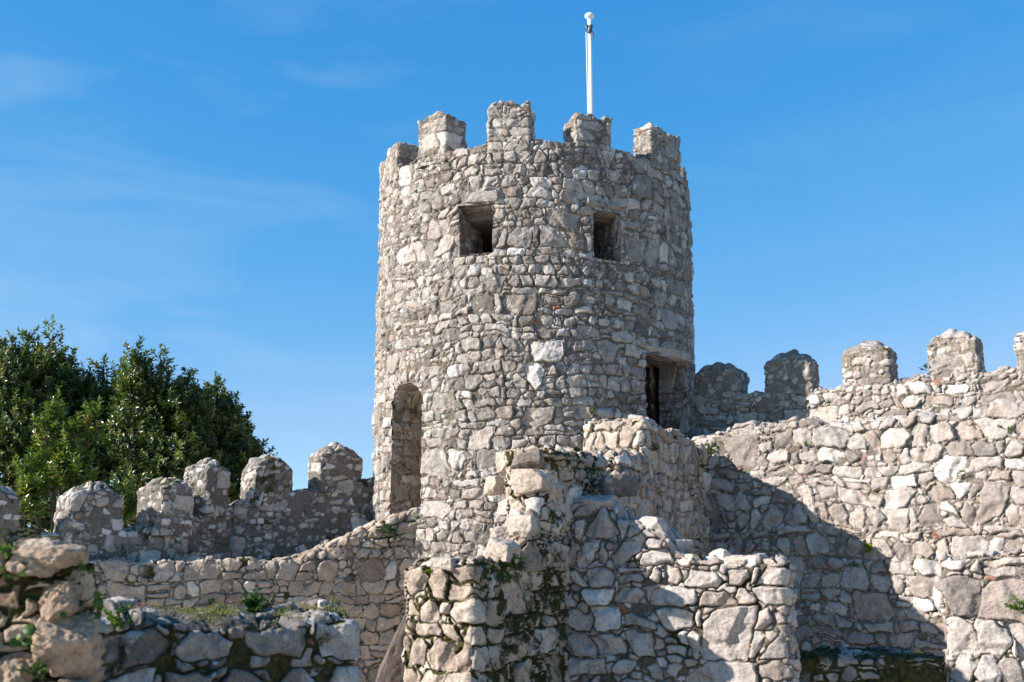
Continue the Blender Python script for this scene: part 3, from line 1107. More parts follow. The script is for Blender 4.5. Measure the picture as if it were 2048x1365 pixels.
def pmerlon(pl, ang_, x0, x1, ya, yb, seed, T=.46, push=.012, sl=.6):
    pl = Plane(pl.hit((x0 + x1) / 2, yb)[2][:2], ang_)
    ua, ub = pl.hit(x0, yb)[0], pl.hit(x1, yb)[0]
    zt, zb = pl.hit((x0 + x1) / 2, ya)[1], pl.hit((x0 + x1) / 2, yb)[1]
    block('merlon', pl.O + pl.d * ua + pl.n * push, ang_, ub - ua, T, zb - .15, cap_top(zt, 0, ub - ua, T, sl), .0125,
          dict(PL, lost=.4), seed, M_PARAPET_L, lw, rnd=.03, wob=.03)


pmerlon(s3, R_(38), 642, 725, 884, 965, 131)
pmerlon(s3, R_(40), 508, 589, 906, 992, 132)
pmerlon(s2, R_(62), 408, 455, 921, 1010, 133, .5, .05)
pmerlon(s1, R_(54), 318, 380, 952, 1050, 134, .62, .05)
pmerlon(s1, R_(44), 135, 244, 960, 1065, 135, .5, .03)
pmerlon(s1, R_(44), -80, 37, 962, 1072, 136, .5, .03)

# ------------------------------------------------------------------ retaining wall whose coping climbs to the tower door
pT = Plane((-1.38, 15.9), R_(17))
rw = thing('retaining_wall', 'long brown rubble wall with sloping coping climbing up to the arched doorway', 'wall', (*(pT.O - pT.d * 2.5), 0))
u, z = pT.uz([(60, 1122), (300, 1122), (540, 1124), (600, 1116), (650, 1094), (700, 1070), (760, 1043), (820, 1021), (852, 1018), (866, 1030)])
o1 = u[0]
MR = dict(MAS, hx=.24, hz=.18, big=.14, band=(.002, .026), depth=.026)
block('wall', pT.O + pT.d * o1, R_(17), u[-1] - o1, .38, .1, (u - o1, z), .0125, MR, 141, M_RETAIN, rw, jag=.035, wob=.03)
# stair that rises behind its coping
for k in range(4):
    uk = pT.hit(620 + 48 * k, 1090)[0]
    zk = np.interp(uk, u, z) - .22
    block('step', pT.O + pT.d * uk - pT.n * .36, R_(17), .36, .8, .6, (np.array([0, 1]), np.array([zk, zk])), .04, MR, 150 + k, M_RETAIN, rw)

# ------------------------------------------------------------------ ruined stepped wall in the middle (mossy side, sunlit end)
J = np.array([.46, 9.47])
AC = R_(61)
pC = Plane(J, AC)
uN = pC.hit(948, 1200)[0]
LC = 2.15
st = thing('stepped_wall', 'mossy stepped ruin of a stair wall with bright sunlit end in front of the tower', 'wall', (*(J + pC.d * uN), 0))
MS = dict(MAS, hx=.23, hz=.18, big=.14, band=(.004, .034), depth=.034, off=.03, rough=.015, edge=.013, facet=.7)
zA = pC.hit(1000, 1128)[1]
TA = .60
block('wall', J + pC.d * uN, AC, LC, TA, .2, (np.array([0, LC]), np.array([zA, zA + .02])), .008, MS, 161, M_MOSSY, st, jag=.015, rnd=.02, wob=.02)


def tier(x_near, y_top, T, z_lo, seed, ulen=None, push=.015, jag=.03, M=MS, u_end=.75):
    ua, zt, _ = pC.hit(x_near, y_top)
    block('tier', J + pC.d * ua + pC.n * push, AC, u_end - ua, T, z_lo, (np.array([0, 3.0]), np.array([zt, zt + .05])), .008, M, seed, M_MOSSY, st, jag=jag, rnd=.03, wob=.025)
    return ua, zt


tier(1050, 1074, .26, zA - .1, 162)
tier(1062, 1032, .24, zA + .1, 163)
tier(1078, 985, .32, zA + .2, 164)
tier(1088, 940, .34, zA + .35, 165)
uE, zE = tier(1092, 896, .42, zA + .5, 166)


def step_stone(px, py, dY, size, rz, seed, mat=M_STONE, tint=None, rx=0, ry=0, parent=st, name='step_stone', box=.72, tn=28):
    P = at(px, py, dY)
    return stone(name, P, size, (R_(rx), R_(ry), R_(rz)), seed, mat, parent, tn, tint=tint, box=box)


step_stone(1003, 1103, 8.68, (.34, .30, .22), 62, 171, tint=.8, ry=6)
step_stone(1048, 1055, 8.9, (.22, .26, .20), 62, 172, tint=.7)
step_stone(1005, 1070, 9.1, (.26, .22, .14), 70, 178, tint=.5)
step_stone(1066, 965, 9.15, (.30, .32, .22), 66, 173, tint=.6)
step_stone(992, 972, 9.45, (.17, .2, .17), 50, 174, tint=.5)
step_stone(1062, 925, 9.3, (.30, .34, .22), 62, 175, M_STONEDK, tint=.15)
step_stone(1022, 925, 9.5, (.22, .24, .22), 66, 176, tint=.75)
step_stone(1016, 1015, 9.35, (.18, .2, .15), 40, 177, tint=.5)
step_stone(893, 1130, 8.33, (.24, .24, .11), 62, 179, tint=.7)

# ------------------------------------------------------------------ ruined front wall right of the steps
pB = Plane(J, R_(-20))
bw = thing('ruined_wall', 'broken front wall of big dry stones half in shadow beside the mossy steps', 'wall', (*(J + pB.d * 1.0), 0))
uR = pB.hit(1573, 1200)[0]
u, z = pB.uz([(1100, 1005), (1200, 1005), (1226, 1015), (1232, 1040), (1268, 1048), (1330, 1068), (1345, 1112), (1370, 1118), (1400, 1128), (1440, 1122), (1500, 1126), (1555, 1122), (1573, 1132)])
o1 = u[0]
MB_ = dict(MAS, hx=.26, hz=.19, big=.22, rough=.014, band=(.005, .024), depth=.042, off=.03, edge=.012, cut=.55, groove=.03, facet=.7)
block('wall', J + pB.d * o1, R_(-20), uR - o1, .5, .2, (u - o1, z), .008, MB_, 181, M_RUIN, bw, jag=.02, rnd=.02, wob=.018)


def cap_stone(pl, px, py, size, rz, seed, back=.15, mat=M_STONE, tint=None, rx=0, ry=0, parent=bw):
    P = pl.hit(px, py)[2].copy()
    P[:2] -= pl.n * back
    return stone('coping_stone', P, size, (R_(rx), R_(ry), R_(rz)), seed, mat, parent, 28, tint=tint, box=.75)


cap_stone(pB, 1182, 1010, (.36, .34, .19), -20, 191, .13, M_RUIN, .55)
cap_stone(pB, 1206, 965, (.34, .3, .2), 15, 192, .45, M_STONEDK, .2)
cap_stone(pB, 1298, 1062, (.32, .3, .25), -5, 193, .16, M_RUIN, .75, ry=12)
cap_stone(pB, 1352, 1095, (.2, .2, .14), 20, 195, .2, M_RUIN, .6)
cap_stone(pB, 1380, 1122, (.18, .24, .12), 10, 196, .1, M_MOSSY, .8)
cap_stone(pB, 1437, 1113, (.14, .2, .12), 30, 197, .16, M_MOSSY, .95)
cap_stone(pB, 1475, 1124, (.26, .24, .11), -15, 198, .12, M_MOSSY, .8)
cap_stone(pB, 1545, 1133, (.24, .26, .13), -20, 199, .14, M_MOSSY, .85)

# ------------------------------------------------------------------ thick cross wall that runs back to the curtain wall
AX = R_(62)
Kfar = np.array([2.77, 15.55])
pX = Plane(Kfar, AX)
xw = thing('cross_wall', 'crumbling brown cross wall with stepped sunlit end running back to the curtain wall', 'wall', (*(Kfar - pX.d * 2), 0))
MX = dict(MAS, hx=.22, hz=.165, big=.12, band=(.002, .036), depth=.034, off=.036, tilt=.2)
u, z = pX.uz([(1288, 838), (1320, 846), (1350, 862), (1385, 882), (1418, 903)])
uN2 = u[0]
block('wall', Kfar + pX.d * uN2, AX, -uN2 + .12, .84, .3, (u - uN2, z), .011, MX, 201, M_BUTT, xw, jag=.05, rnd=.04, wob=.035)
for (px, py, T, sd_) in ((1236, 903, .62, 202), (1196, 950, .5, 203)):
    ua, zt, _ = pX.hit(px, py)
    block('tier', Kfar + pX.d * ua + pX.n * .01, AX, uN2 - ua + .15, T, .3, (np.array([0, 2]), np.array([zt, zt + .12])), .011, MX, sd_, M_BUTT, xw, jag=.06, rnd=.06, wob=.04)

# ------------------------------------------------------------------ pier at the right edge, mossy ledge
pP = Plane(at(1886, 1200, 10.4)[:2], R_(-27))
pr = thing('stone_pier', 'bright sunlit pier of large pale stones right of the mossy ledge', 'pier', (*pP.O, 0))
u, z = pP.uz([(1880, 1122), (1960, 1114), (2048, 1108), (2400, 1090)])
block('wall', pP.O + pP.d * 2.19, R_(-27), 2.6, .6, .2, (np.array([0, 3]), np.array([1.85, 1.9])), .04, MC, 212, M_CURTAIN, pr)  # pier lengthened out of view as an added bounce surface for the shade
block('wall', pP.O, R_(-27), 2.2, .6, .2, (u, z), .009, dict(MAS, hx=.30, hz=.22, big=.26, rough=.013, band=(.002, .036), depth=.038, off=.034), 211, M_CURTAIN, pr, jag=.02, rnd=.025, wob=.02)

pM = Plane(at(1560, 1320, 9.45)[:2], R_(4))
lg = thing('mossy_ledge', 'low dark moss-covered wall between the ruined wall and the bright pier', 'wall', (*(pM.O + pM.d * .6), 0))
u, z = pM.uz([(1560, 1322), (1700, 1312), (1892, 1309)])
block('wall', pM.O + pM.d * u[0], R_(4), u[-1] - u[0], .7, .1, (u - u[0], z), .011, dict(MAS, hx=.17, hz=.11, lost=.35, depth=.02), 221, M_LEDGE, lg, jag=.02, rnd=.03)

# ------------------------------------------------------------------ low wall of dark boulders, bottom left
pL = Plane((-2.33, 5.95), R_(33))
lo = thing('low_wall', 'low wall of big dark boulders topped with grass and moss', 'wall', (*(pL.O + pL.d * .9), 0))
u, z = pL.uz([(150, 1232), (240, 1240), (300, 1248), (370, 1256), (430, 1262), (500, 1250), (540, 1262), (620, 1252), (680, 1240), (712, 1246)])
o1 = u[0]
LL = u[-1] - o1


LOWU, LOWZ, LOWO = u - o1, z, o1


def low_top(uu, w):
    return np.interp(uu, LOWU, LOWZ) + .055 * np.sin(np.clip(w / .5, 0, 1) * np.pi * .6) + .012 * np.sin(uu * 23) * np.sin(w * 19)


block('wall', pL.O + pL.d * o1, R_(33), LL, .52, -.1, low_top, .007, dict(MAS, hx=.34, hz=.25, big=.12, split=.08, band=(.008, .04), edge=.02, depth=.04, off=.03, cut=.45, rough=.014, groove=.014, mort=.014), 236, M_LOW, lo, jag=.012, rnd=.015, wob=.02)

# leaning slab beside the pier
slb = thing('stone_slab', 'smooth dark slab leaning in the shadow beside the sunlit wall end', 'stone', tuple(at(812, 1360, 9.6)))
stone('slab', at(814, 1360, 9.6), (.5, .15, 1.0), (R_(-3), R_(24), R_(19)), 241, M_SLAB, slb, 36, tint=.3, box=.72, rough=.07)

# ------------------------------------------------------------------ near wall at the left edge
pF = Plane(at(190, 1200, 4.7)[:2], R_(3))
fw = thing('near_wall', 'rough ochre wall of mossy boulders close to the camera', 'wall', (*(pF.O - pF.d * .4), 0))
u, z = pF.uz([(-400, 1052), (-60, 1058), (10, 1070), (60, 1086), (100, 1092), (112, 1106), (136, 1112), (144, 1122), (150, 1140)])
o1 = u[0]
block('wall', pF.O + pF.d * o1 - pF.n * .05, R_(3), u[-1] - o1 - .03, .40, .1, (u - o1, z - .03), .006, dict(MAS, hx=.12, hz=.09, big=.2, lost=.35, band=(.01, .05), depth=.03, mort=.022, rough=.02), 258, M_FORECORE, fw, jag=.02, rnd=.04, wob=.03)
pFe = Plane(pF.hit(150, 1200)[2][:2], R_(93))     # the near wall's right-hand end
# boulders bedded in its mossy core: picture position, width and height in metres, turn
for q, (px, py, bw_, bh_, ry_, tn_) in enumerate(((72, 1116, .235, .165, 5, .75), (-22, 1106, .15, .19, 0, .5), (108, 1206, .165, .18, -12, .45), (126, 1296, .29, .245, 8, .55),
                                                  (28, 1352, .19, .18, -10, .5), (148, 1398, .2, .15, 5, .6), (-80, 1300, .22, .2, 0, .5))):
    P = pF.hit(px, py)[2].copy()
    P[:2] -= pF.n * .075
    stone('boulder', P, (bw_, .22, bh_), (R_(q * 37 % 9 - 4), R_(ry_), R_(3 + q * 13 % 11)), 700 + q, M_FORE, fw, 40, tint=tn_, box=.66, rough=.09)
for q, (px, py, bw_, bh_, ry_, tn_) in enumerate(((158, 1112, .2, .10, 6, .6), (176, 1172, .19, .19, -6, .7), (182, 1262, .2, .2, 4, .5), (184, 1345, .22, .16, 0, .5))):
    P = pFe.hit(px, py)[2].copy()
    P[:2] -= pFe.n * .075
    stone('boulder', P, (.22, bw_, bh_), (R_(ry_), R_(q * 3 - 4), R_(3)), 720 + q, M_FORE, fw, 36, tint=tn_, box=.66, rough=.09)


# ------------------------------------------------------------------ trees behind the left parapet
def shoots(rs, centers, radii, n, ll, nleaf, upb=.8):
    """leafy twigs spread through the outer part of ellipsoid lumps"""
    B, D, U, Ln, W, Vl = [], [], [], [], [], []
    centers, radii = np.array(centers, float), np.array(radii, float)
    vol = radii.prod(1) ** .58
    pick = rs.choice(len(centers), n, p=vol / vol.sum())
    dirs = rs.normal(size=(n, 3))
    dirs /= np.linalg.norm(dirs, axis=1, keepdims=True)
    rad = rs.uniform(.45, 1.0, n) ** .6
    org = centers[pick] + dirs * radii[pick] * rad[:, None]
    ax = dirs * .7 + np.array([0, 0, upb]) + rs.normal(size=(n, 3)) * .25
    ax /= np.linalg.norm(ax, axis=1, keepdims=True)
    sl = rs.uniform(.12, .30, n)
    tone = np.clip(rs.normal(.40, .22, n), 0, 1)
    big = rs.uniform(.75, 1.25, n)
    ref = np.cross(ax, rs.normal(size=(n, 3)))
    ref /= np.linalg.norm(ref, axis=1, keepdims=True)
    r2 = np.cross(ax, ref)
    for k in range(nleaf):
        t = (k + .5) / nleaf
        phi = k * 2.4 + rs.uniform(-.4, .4, n)
        side = ref * np.cos(phi)[:, None] + r2 * np.sin(phi)[:, None]
        el = .35 + .8 * t
        B.append(org + ax * (sl * t)[:, None])
        D.append(side + ax * el)
        U.append(ax + rs.normal(size=(n, 3)) * .2)
        Ln.append(ll * big * rs.uniform(.7, 1.15, n) * (1 - .35 * t))
        W.append(ll * .34 * rs.uniform(.8, 1.2, n))
        Vl.append(np.clip(tone + .18 * t + rs.normal(0, .08, n), 0, 1))
    return leaves(*(np.concatenate(q) for q in (B, D, U, Ln, W, Vl)))


def tree(name, label, base, lumps, n, seed, ll=.135, nleaf=12, mat=M_LEAF, cat='tree', group='evergreen trees behind the left parapet', trunk_r=.13, upb=.8, core=True):
    rs = np.random.RandomState(seed)
    o = thing(name, label, cat, base, group)
    cs = [l_[0] for l_ in lumps]
    rd = [l_[1] for l_ in lumps]
    b0 = np.array(base, float)
    cm = np.mean(np.array(cs), 0)
    fork = b0 + (cm - b0) * np.array([.6, .6, .55])
    paths = [([b0, b0 * .6 + fork * .4 + (.06, 0, 0), fork], [trunk_r, trunk_r * .8, trunk_r * .62])]
    for c, r in zip(cs, rd):
        c = np.array(c)
        m = fork * .5 + c * .5 + rs.normal(size=3) * .12
        paths.append(([fork, m, c, c + np.array([0, 0, r[2] * .7])], [trunk_r * .55, trunk_r * .35, trunk_r * .2, .008]))
        for q in range(5):
            dv = rs.normal(size=3)
            dv /= np.linalg.norm(dv)
            e = c + dv * np.array(r) * .85
            paths.append(([c, (c + e) / 2 + rs.normal(size=3) * .05, e], [trunk_r * .16, trunk_r * .1, .006]))
    V, F = tube(paths, 7)
    mesh_obj('trunk', V, F, M_BARK, o)
    V, T, val = shoots(rs, cs, rd, n, ll, nleaf, upb)
    mesh_obj('crown', V, None, mat, o, leaf=val, tri=T, smooth=False)
    return o


def lump(px, py, Y, rx, ry, rz):
    return (at(px, py, Y), (rx, ry, rz))


def tbase(px, Y):
    p = at(px, 1000, Y)
    return (p[0], p[1], -.05)


def spires(tips, Y, r=.17, rz=.36):
    """narrow upright leaders just below each tip"""
    out = []
    for (px, py) in tips:
        y_ = Y + ((px * 7919) % 13 - 6) * .05
        out.append(lump(px, py + 26, y_, r * .32, r * .32, rz * .45))
        out.append(lump(px - 2, py + 62, y_, r * .75, r * .75, rz * .6))
        out.append(lump(px + 2, py + 98, y_, r * 1.25, r * 1.25, rz * .7))
    return out


tree('evergreen_tree', 'broad dark evergreen tree, tallest, at the left edge of the picture', tbase(20, 19.2),
     spires([(-30, 668), (8, 662), (30, 672), (58, 650), (82, 676), (105, 656), (128, 700), (140, 712)], 19.2)
     + [lump(-60, 790, 19.2, .7, .6, .6), lump(20, 770, 19.1, .6, .6, .55), lump(95, 780, 19.3, .45, .5, .55), lump(30, 860, 18.9, .8, .7, .6), lump(-40, 930, 18.9, .9, .7, .7),
        lump(90, 900, 18.9, .6, .6, .6), lump(30, 990, 18.8, .9, .6, .6), lump(120, 1000, 18.9, .6, .6, .6), lump(60, 1090, 18.8, 1.1, .6, .5)],
     2600, 301)
tree('evergreen_tree', 'dark evergreen tree with one narrow tip between the tallest tree and the peaked one', tbase(195, 19.6),
     spires([(206, 718), (180, 745), (160, 742), (232, 742)], 19.6)
     + [lump(195, 830, 19.6, .42, .45, .45), lump(190, 900, 19.5, .6, .6, .5), lump(215, 980, 19.4, .7, .6, .6), lump(190, 1070, 19.4, .9, .6, .5)],
     1400, 302)
tree('evergreen_tree', 'peaked glossy evergreen tree highest in the middle of the group', tbase(295, 19.0),
     spires([(274, 688), (290, 700), (258, 725), (322, 706), (350, 752), (376, 734), (388, 765)], 19.0)
     + [lump(280, 800, 19.0, .34, .4, .5), lump(345, 830, 19.1, .42, .45, .45), lump(275, 890, 18.9, .5, .5, .55), lump(350, 910, 18.9, .6, .6, .5),
        lump(300, 990, 18.8, .7, .6, .5), lump(390, 985, 18.9, .6, .6, .5), lump(300, 1080, 18.8, .9, .6, .5)],
     2000, 303)
tree('evergreen_tree', 'rounded olive-green tree at the right end sloping down to the merlons', tbase(425, 19.8),
     spires([(432, 757), (412, 775), (450, 775), (466, 800), (486, 842)], 19.8, .18, .34)
     + [lump(430, 850, 19.8, .42, .45, .45), lump(465, 900, 19.8, .32, .4, .38), lump(420, 930, 19.7, .5, .5, .45), lump(488, 915, 19.8, .2, .25, .2), lump(512, 916, 19.8, .12, .2, .09), lump(470, 975, 19.8, .5, .5, .4), lump(430, 1040, 19.8, .8, .5, .5)],
     1450, 304)
tree('laurel_bush', 'pale young laurel shoots standing in front of the dark trees', tbase(110, 16.9),
     [lump(60, 950, 16.9, .12, .12, .4), lump(90, 880, 16.9, .09, .09, .45), lump(112, 850, 17.0, .09, .09, .42), lump(142, 900, 16.9, .10, .1, .4), lump(180, 870, 17.0, .09, .09, .42), lump(52, 1030, 16.8, .16, .15, .3), lump(70, 1010, 16.8, .2, .2, .35), lump(115, 960, 16.9, .2, .15, .3), lump(160, 960, 16.9, .2, .15, .3), lump(240, 1020, 17.0, .2, .15, .3)],
     330, 305, ll=.15, nleaf=11, mat=M_LEAF2, cat='bush', group=None, trunk_r=.05, upb=1.6)


# ------------------------------------------------------------------ weeds
def tuft(name, label, P, n, h, spread, mat, seed, wid=.1, nrm=(0, -1), kind='leafy', cat='weed', group='small weeds growing on the walls', petals=None):
    rs = np.random.RandomState(seed)
    P = np.array(P, float)
    o_dir = np.array([nrm[0], nrm[1], 0.0])
    stems = []
    if kind == 'leafy':
        ns = max(3, n // 9)
        B, D, U, Ln, W, Vl = [], [], [], [], [], []
        for s in range(ns):
            dv = rs.normal(size=3) * (.8, .5, .4) + o_dir * .5 + (0, 0, .9)
            dv /= np.linalg.norm(dv)
            ln = h * rs.uniform(.5, 1)
            st_ = P + rs.normal(size=3) * spread * (.5, .3, .25)
            for k in range(9):
                t = (k + 1) / 9
                B.append(st_ + dv * ln * t + np.array([0, 0, -.2 * h * t * t]))
                D.append(rs.normal(size=3) + dv * .8)
                U.append(np.array([0, 0, 1.0]) + rs.normal(size=3) * .4)
                Ln.append(h * wid * 2.6 * rs.uniform(.7, 1.2))
                W.append(h * wid * 1.5)
                Vl.append(rs.uniform(.1, 1))
            sq = np.linspace(0, 1, 6)[:, None]
            stems.append((np.concatenate([[P], st_ + dv * ln * sq + np.array([0, 0, -.2 * h]) * sq * sq]), [.004] * 7))
    else:
        B = P + rs.normal(size=(n, 3)) * spread * (.6, .4, .05)
        D = rs.normal(size=(n, 3)) * (.45, .45, .1) + (0, 0, 1) + o_dir * .25
        U = rs.normal(size=(n, 3))
        Ln = h * rs.uniform(.4, 1.1, n)
        W = np.full(n, h * wid)
        Vl = rs.rand(n)
    V, T, val = leaves(np.array(B), np.array(D), np.array(U), np.array(Ln), np.array(W), np.array(Vl))
    SF = None
    if stems:
        SV, SF = tube(stems, 4)
        SF = SF + len(V)
        V = np.concatenate([V, SV])
        val = np.concatenate([val, np.full(len(SV), .3)])
    o = mesh_obj(name, V, SF, mat, None, leaf=val, tri=T, smooth=False, loc=P)
    tag(o, label, cat, group)
    if petals is not None:
        for q in range(7):
            c_ = P + rs.normal(size=3) * spread * (.6, .4, .1) + (0, 0, h * .8)
            an = np.linspace(0, 2 * np.pi, 6)[:-1] + rs.rand()
            D = np.stack([np.cos(an), np.sin(an), 0 * an + .5], 1)
            V, T, val = leaves(np.repeat(c_[None], 5, 0), D, np.tile((0, 0, 1.0), (5, 1)), np.full(5, .017), np.full(5, .014), rs.rand(5))
            SV, SF = tube([([P, (P + c_) / 2 + (0, .004, 0), c_], [.002, .002, .003])], 4)
            mesh_obj('flower', np.concatenate([V, SV]), SF + len(V), petals, o, leaf=np.concatenate([val, np.full(len(SV), .2)]), tri=T, smooth=False)
    return o


def onp(pl, px, py, out=.03):
    if pl is pF and px > 140:
        pl = pFe
        out = out + .02
    P = pl.hit(px, py)[2].copy()
    P[:2] += pl.n * out
    return P


tw = lambda px, py: (lambda a, z: np.array([TX + math.sin(a) * (TR_ + .03), TY - math.cos(a) * (TR_ + .03), z]))(*t_at(px, py))
W_ = [
    ('weed', 'bushy dark weed hanging under the sloping coping of the brown wall', onp(pT, 778, 1068), 90, .17, .10, M_WEEDDK, pT.n, 'leafy'),
    ('weed', 'dark green weed where the sloping coping meets the round tower', onp(pT, 852, 1042), 70, .16, .08, M_WEEDDK, pT.n, 'leafy'),
    ('weed', 'small green weed near the bottom of the brown wall behind the grassy low wall', onp(pT, 425, 1212), 50, .12, .08, M_WEEDDK, pT.n, 'leafy'),
    ('weed', 'little green tuft on the brown wall just right of the near ochre wall', onp(pT, 272, 1205), 40, .10, .06, M_WEEDDK, pT.n, 'leafy'),
    ('weed', 'bright green tuft under the big sunlit block of the mossy steps', onp(pC, 1018, 1128), 70, .11, .06, M_WEED, pC.n, 'leafy'),
    ('weed', 'green weed just below the bright tuft on the mossy face', onp(pC, 1004, 1160), 50, .10, .05, M_WEED, pC.n, 'leafy'),
    ('weed', 'dark green weed at the mossy corner beside the sunlit wall end', onp(pC, 962, 1150), 50, .09, .06, M_WEEDDK, pC.n, 'leafy'),
    ('weed', 'grass-green cushion where the cross wall meets the ruined front wall', onp(pB, 1362, 1112, -.2), 80, .10, .10, M_WEED, pB.n, 'leafy'),
    ('weed', 'leafy green weed at the corner where the cross wall meets the curtain wall', onp(pW, 1420, 905), 60, .20, .09, M_WEED, pW.n, 'leafy'),
    ('weed', 'tiny green sprig on the tower above the top of the cross wall', tw(1182, 829), 26, .13, .05, M_WEED, (0, -1), 'leafy'),
    ('weed', 'yellow-green tuft on the shadow edge of the curtain wall', onp(pW, 1738, 1100), 60, .15, .08, M_WEEDYL, pW.n, 'leafy'),
    ('weed', 'green tuft in the shaded joint just below the yellow-green tuft', onp(pW, 1707, 1132), 50, .12, .07, M_WEED, pW.n, 'leafy'),
    ('weed', 'small weed below the reddish stone high on the curtain wall', onp(pW, 1925, 951), 36, .10, .08, M_WEED, pW.n, 'leafy'),
    ('weed', 'weed in the hollow high at the right end of the curtain wall', onp(pW, 2016, 862), 36, .12, .07, M_WEED, pW.n, 'leafy'),
    ('weed', 'pale green weed in a joint of the curtain wall near its left top', onp(pW, 1612, 893), 30, .08, .05, M_WEED, pW.n, 'leafy'),
    ('weed', 'bright green tuft on the right pier at the picture edge', onp(pP, 2040, 1216), 70, .13, .07, M_WEED, pP.n, 'leafy'),
    ('weed', 'green weed low down the mossy cross wall face', onp(pX, 1300, 900), 36, .13, .06, M_WEEDDK, pX.n, 'leafy'),
    ('weed', 'small weed near the far end of the cross wall', onp(pX, 1402, 932), 30, .12, .06, M_WEEDDK, pX.n, 'leafy'),
    ('weed', 'dry weed sticking out of the merlon below the flagpole', np.array(at(1219, 244, 15.4)), 22, .10, .03, M_DRY, (1, 0), 'leafy'),
    ('weed', 'dark weed growing on the side of a merlon on the curtain wall', onp(pR, 1853, 738), 26, .12, .05, M_WEEDDK, (-1, 0), 'leafy'),
    ('fern', 'bright little fern on the dark boulders of the low wall', onp(pL, 243, 1250), 90, .13, .06, M_WEED, pL.n, 'leafy'),
    ('fern', 'dark fern in the bottom corner of the near wall', onp(pF, 78, 1352), 80, .10, .05, M_WEEDDK, pF.n, 'leafy'),
    ('fern', 'small blurred fern low on the right side of the near wall', onp(pF, 172, 1332), 40, .09, .03, M_WEEDDK, pF.n, 'leafy'),
    ('weed', 'feathery green weed under the top boulder of the near wall', onp(pF, 22, 1108), 50, .065, .04, M_WEED, pF.n, 'leafy'),
    ('weed', 'green weed in the upper joint between two boulders of the near wall', onp(pF, 150, 1140), 40, .05, .03, M_WEED, pF.n, 'leafy'),
    ('weed', 'row of green leaves in the joint beneath the biggest near boulder', onp(pF, 40, 1150), 40, .045, .07, M_WEED, pF.n, 'leafy'),
]
for k, (nm, lab, P, n, h, sp, mt, nr, kd) in enumerate(W_):
    tuft(nm, lab, P, n, h, sp, mt, 400 + k, .13 if nm == 'weed' else .09, nr, kd, cat=nm)

# upright little shrub and grass along the low wall's top
pbk = Plane(pL.O - pL.n * .38, R_(33))
P = pbk.hit(500, 1222)[2]
tuft('seedling', 'upright dark green seedling standing alone on the low wall', P, 90, .17, .035, M_WEEDDK, 440, .12, (0, 0), 'leafy', cat='plant', group=None)
pmid = Plane(pL.O - pL.n * .22, R_(33))
gb, rs = [], np.random.RandomState(5)
for (x0, x1, m_) in ((235, 340, 120), (370, 470, 420), (550, 590, 160), (625, 680, 220)):
    for k in range(m_):
        x = rs.uniform(x0, x1)
        uu = pmid.hit(x, 1240)[0] + rs.normal() * .03
        w_ = np.clip(rs.normal(.22, .12), .04, .48)
        gp = pL.O + pL.d * uu - pL.n * w_
        zz_ = float(low_top(np.array([uu - LOWO]), np.array([w_]))[0])
        gb.append((gp[0], gp[1], zz_ + .035))
gb = np.array(gb)
n = len(gb)
V, T, val = leaves(gb, rs.normal(size=(n, 3)) * (.6, .6, .1) + (0, 0, .8), rs.normal(size=(n, 3)), rs.uniform(.015, .045, n), np.full(n, .006), rs.rand(n))
gr = mesh_obj('grass', V, None, M_DRY, None, leaf=val, tri=T, smooth=False, loc=tuple(gb.mean(0)))
tag(gr, 'short yellow-green grass along the top of the low boulder wall', 'grass', kind='stuff')
P = pmid.hit(268, 1226)[2]
tuft('wildflower', 'tiny purple flowers on the top of the low boulder wall', P, 20, .05, .10, M_WEED, 441, .1, (0, 0), 'leafy', cat='flower', group=None, petals=M_PETAL)
P = onp(pC, 890, 1152, .05)
Q = J + pC.d * uN - pC.n * .32
tuft('wildflower', 'tiny yellow-green flowering weed on the sunlit end of the mossy wall', (Q[0] - .03, Q[1] - .03, 1.60), 20, .06, .03, M_WEEDYL, 442, .14, (-.8, -.5), 'leafy', cat='flower', group=None)


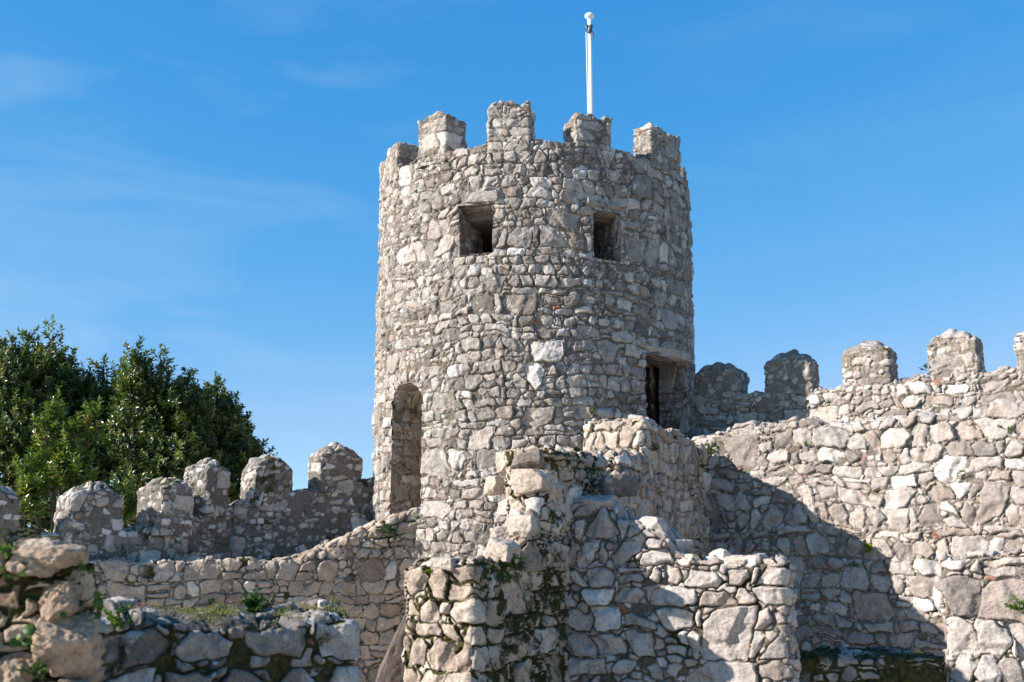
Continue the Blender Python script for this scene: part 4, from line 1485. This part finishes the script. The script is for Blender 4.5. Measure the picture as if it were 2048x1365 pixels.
# pennywort: round leaves on short stalks
def pennywort(label, spots, seed):
    rs = np.random.RandomState(seed)
    c0 = onp(pF, *spots[0][:2], .0)
    o = thing('pennywort', label, 'plant', tuple(c0), 'round-leaved pennyworts on the near wall')
    for (px, py, r) in spots:
        P = onp(pF, px, py, .07)
        nn = np.array([pF.n[0], pF.n[1], .35]) + rs.normal(size=3) * .25
        nn /= np.linalg.norm(nn)
        a1 = np.cross(nn, (0, 0, 1))
        a1 /= np.linalg.norm(a1)
        a2 = np.cross(nn, a1)
        t = np.linspace(0, 2 * np.pi, 19)[:-1]
        rad = r * (1 + .05 * np.cos(t * 6))
        rim = P + (np.cos(t) * rad)[:, None] * a1 + (np.sin(t) * rad)[:, None] * a2
        rim2 = P - nn * .004 + (np.cos(t) * rad)[:, None] * a1 + (np.sin(t) * rad)[:, None] * a2
        Vp = np.concatenate([[P - nn * .012], rim, [P - nn * .016], rim2])
        Tp, Fp = [], []
        for k in range(18):
            q = (k + 1) % 18
            Tp += [(0, 1 + k, 1 + q), (19, 20 + q, 20 + k)]
            Fp.append((1 + k, 20 + k, 20 + q, 1 + q))
        mesh_obj('leaf', Vp, Fp, M_WEED, o, leaf=np.full(len(Vp), rs.uniform(.2, .7)), tri=Tp)
        root = onp(pF, px + 12, py + 14, .0)
        V, F = tube([([P - nn * .012, (P + root) / 2 + np.array([0, -.01, 0]), root], [.0025, .0025, .003])], 6)
        mesh_obj('stalk', V, F, M_WEED, o, leaf=np.full(len(V), .5))


pennywort('pennywort with four round leaves low on the near wall', [(42, 1284, .020), (66, 1280, .020), (72, 1258, .026), (50, 1272, .013)], 1)
pennywort('pennywort sprig with long pale leaves between the right-hand boulders of the near wall', [(150, 1190, .016), (152, 1206, .022), (156, 1214, .016), (138, 1228, .014), (152, 1232, .014)], 2)

# small pale stone lying on the low wall
P = pmid.hit(644, 1214)[2]
zz_ = P[2]
s_ = stone('loose_stone', P, (.055, .05, .10), (0, .1, .4), 451, M_CURTAIN, None, 14, loc=tuple(P), tint=.9)
tag(s_, 'small pale stone standing upright on the low wall', 'stone')
print('verts', sum(len(o.data.vertices) for o in COL.objects if o.type == 'MESH'))
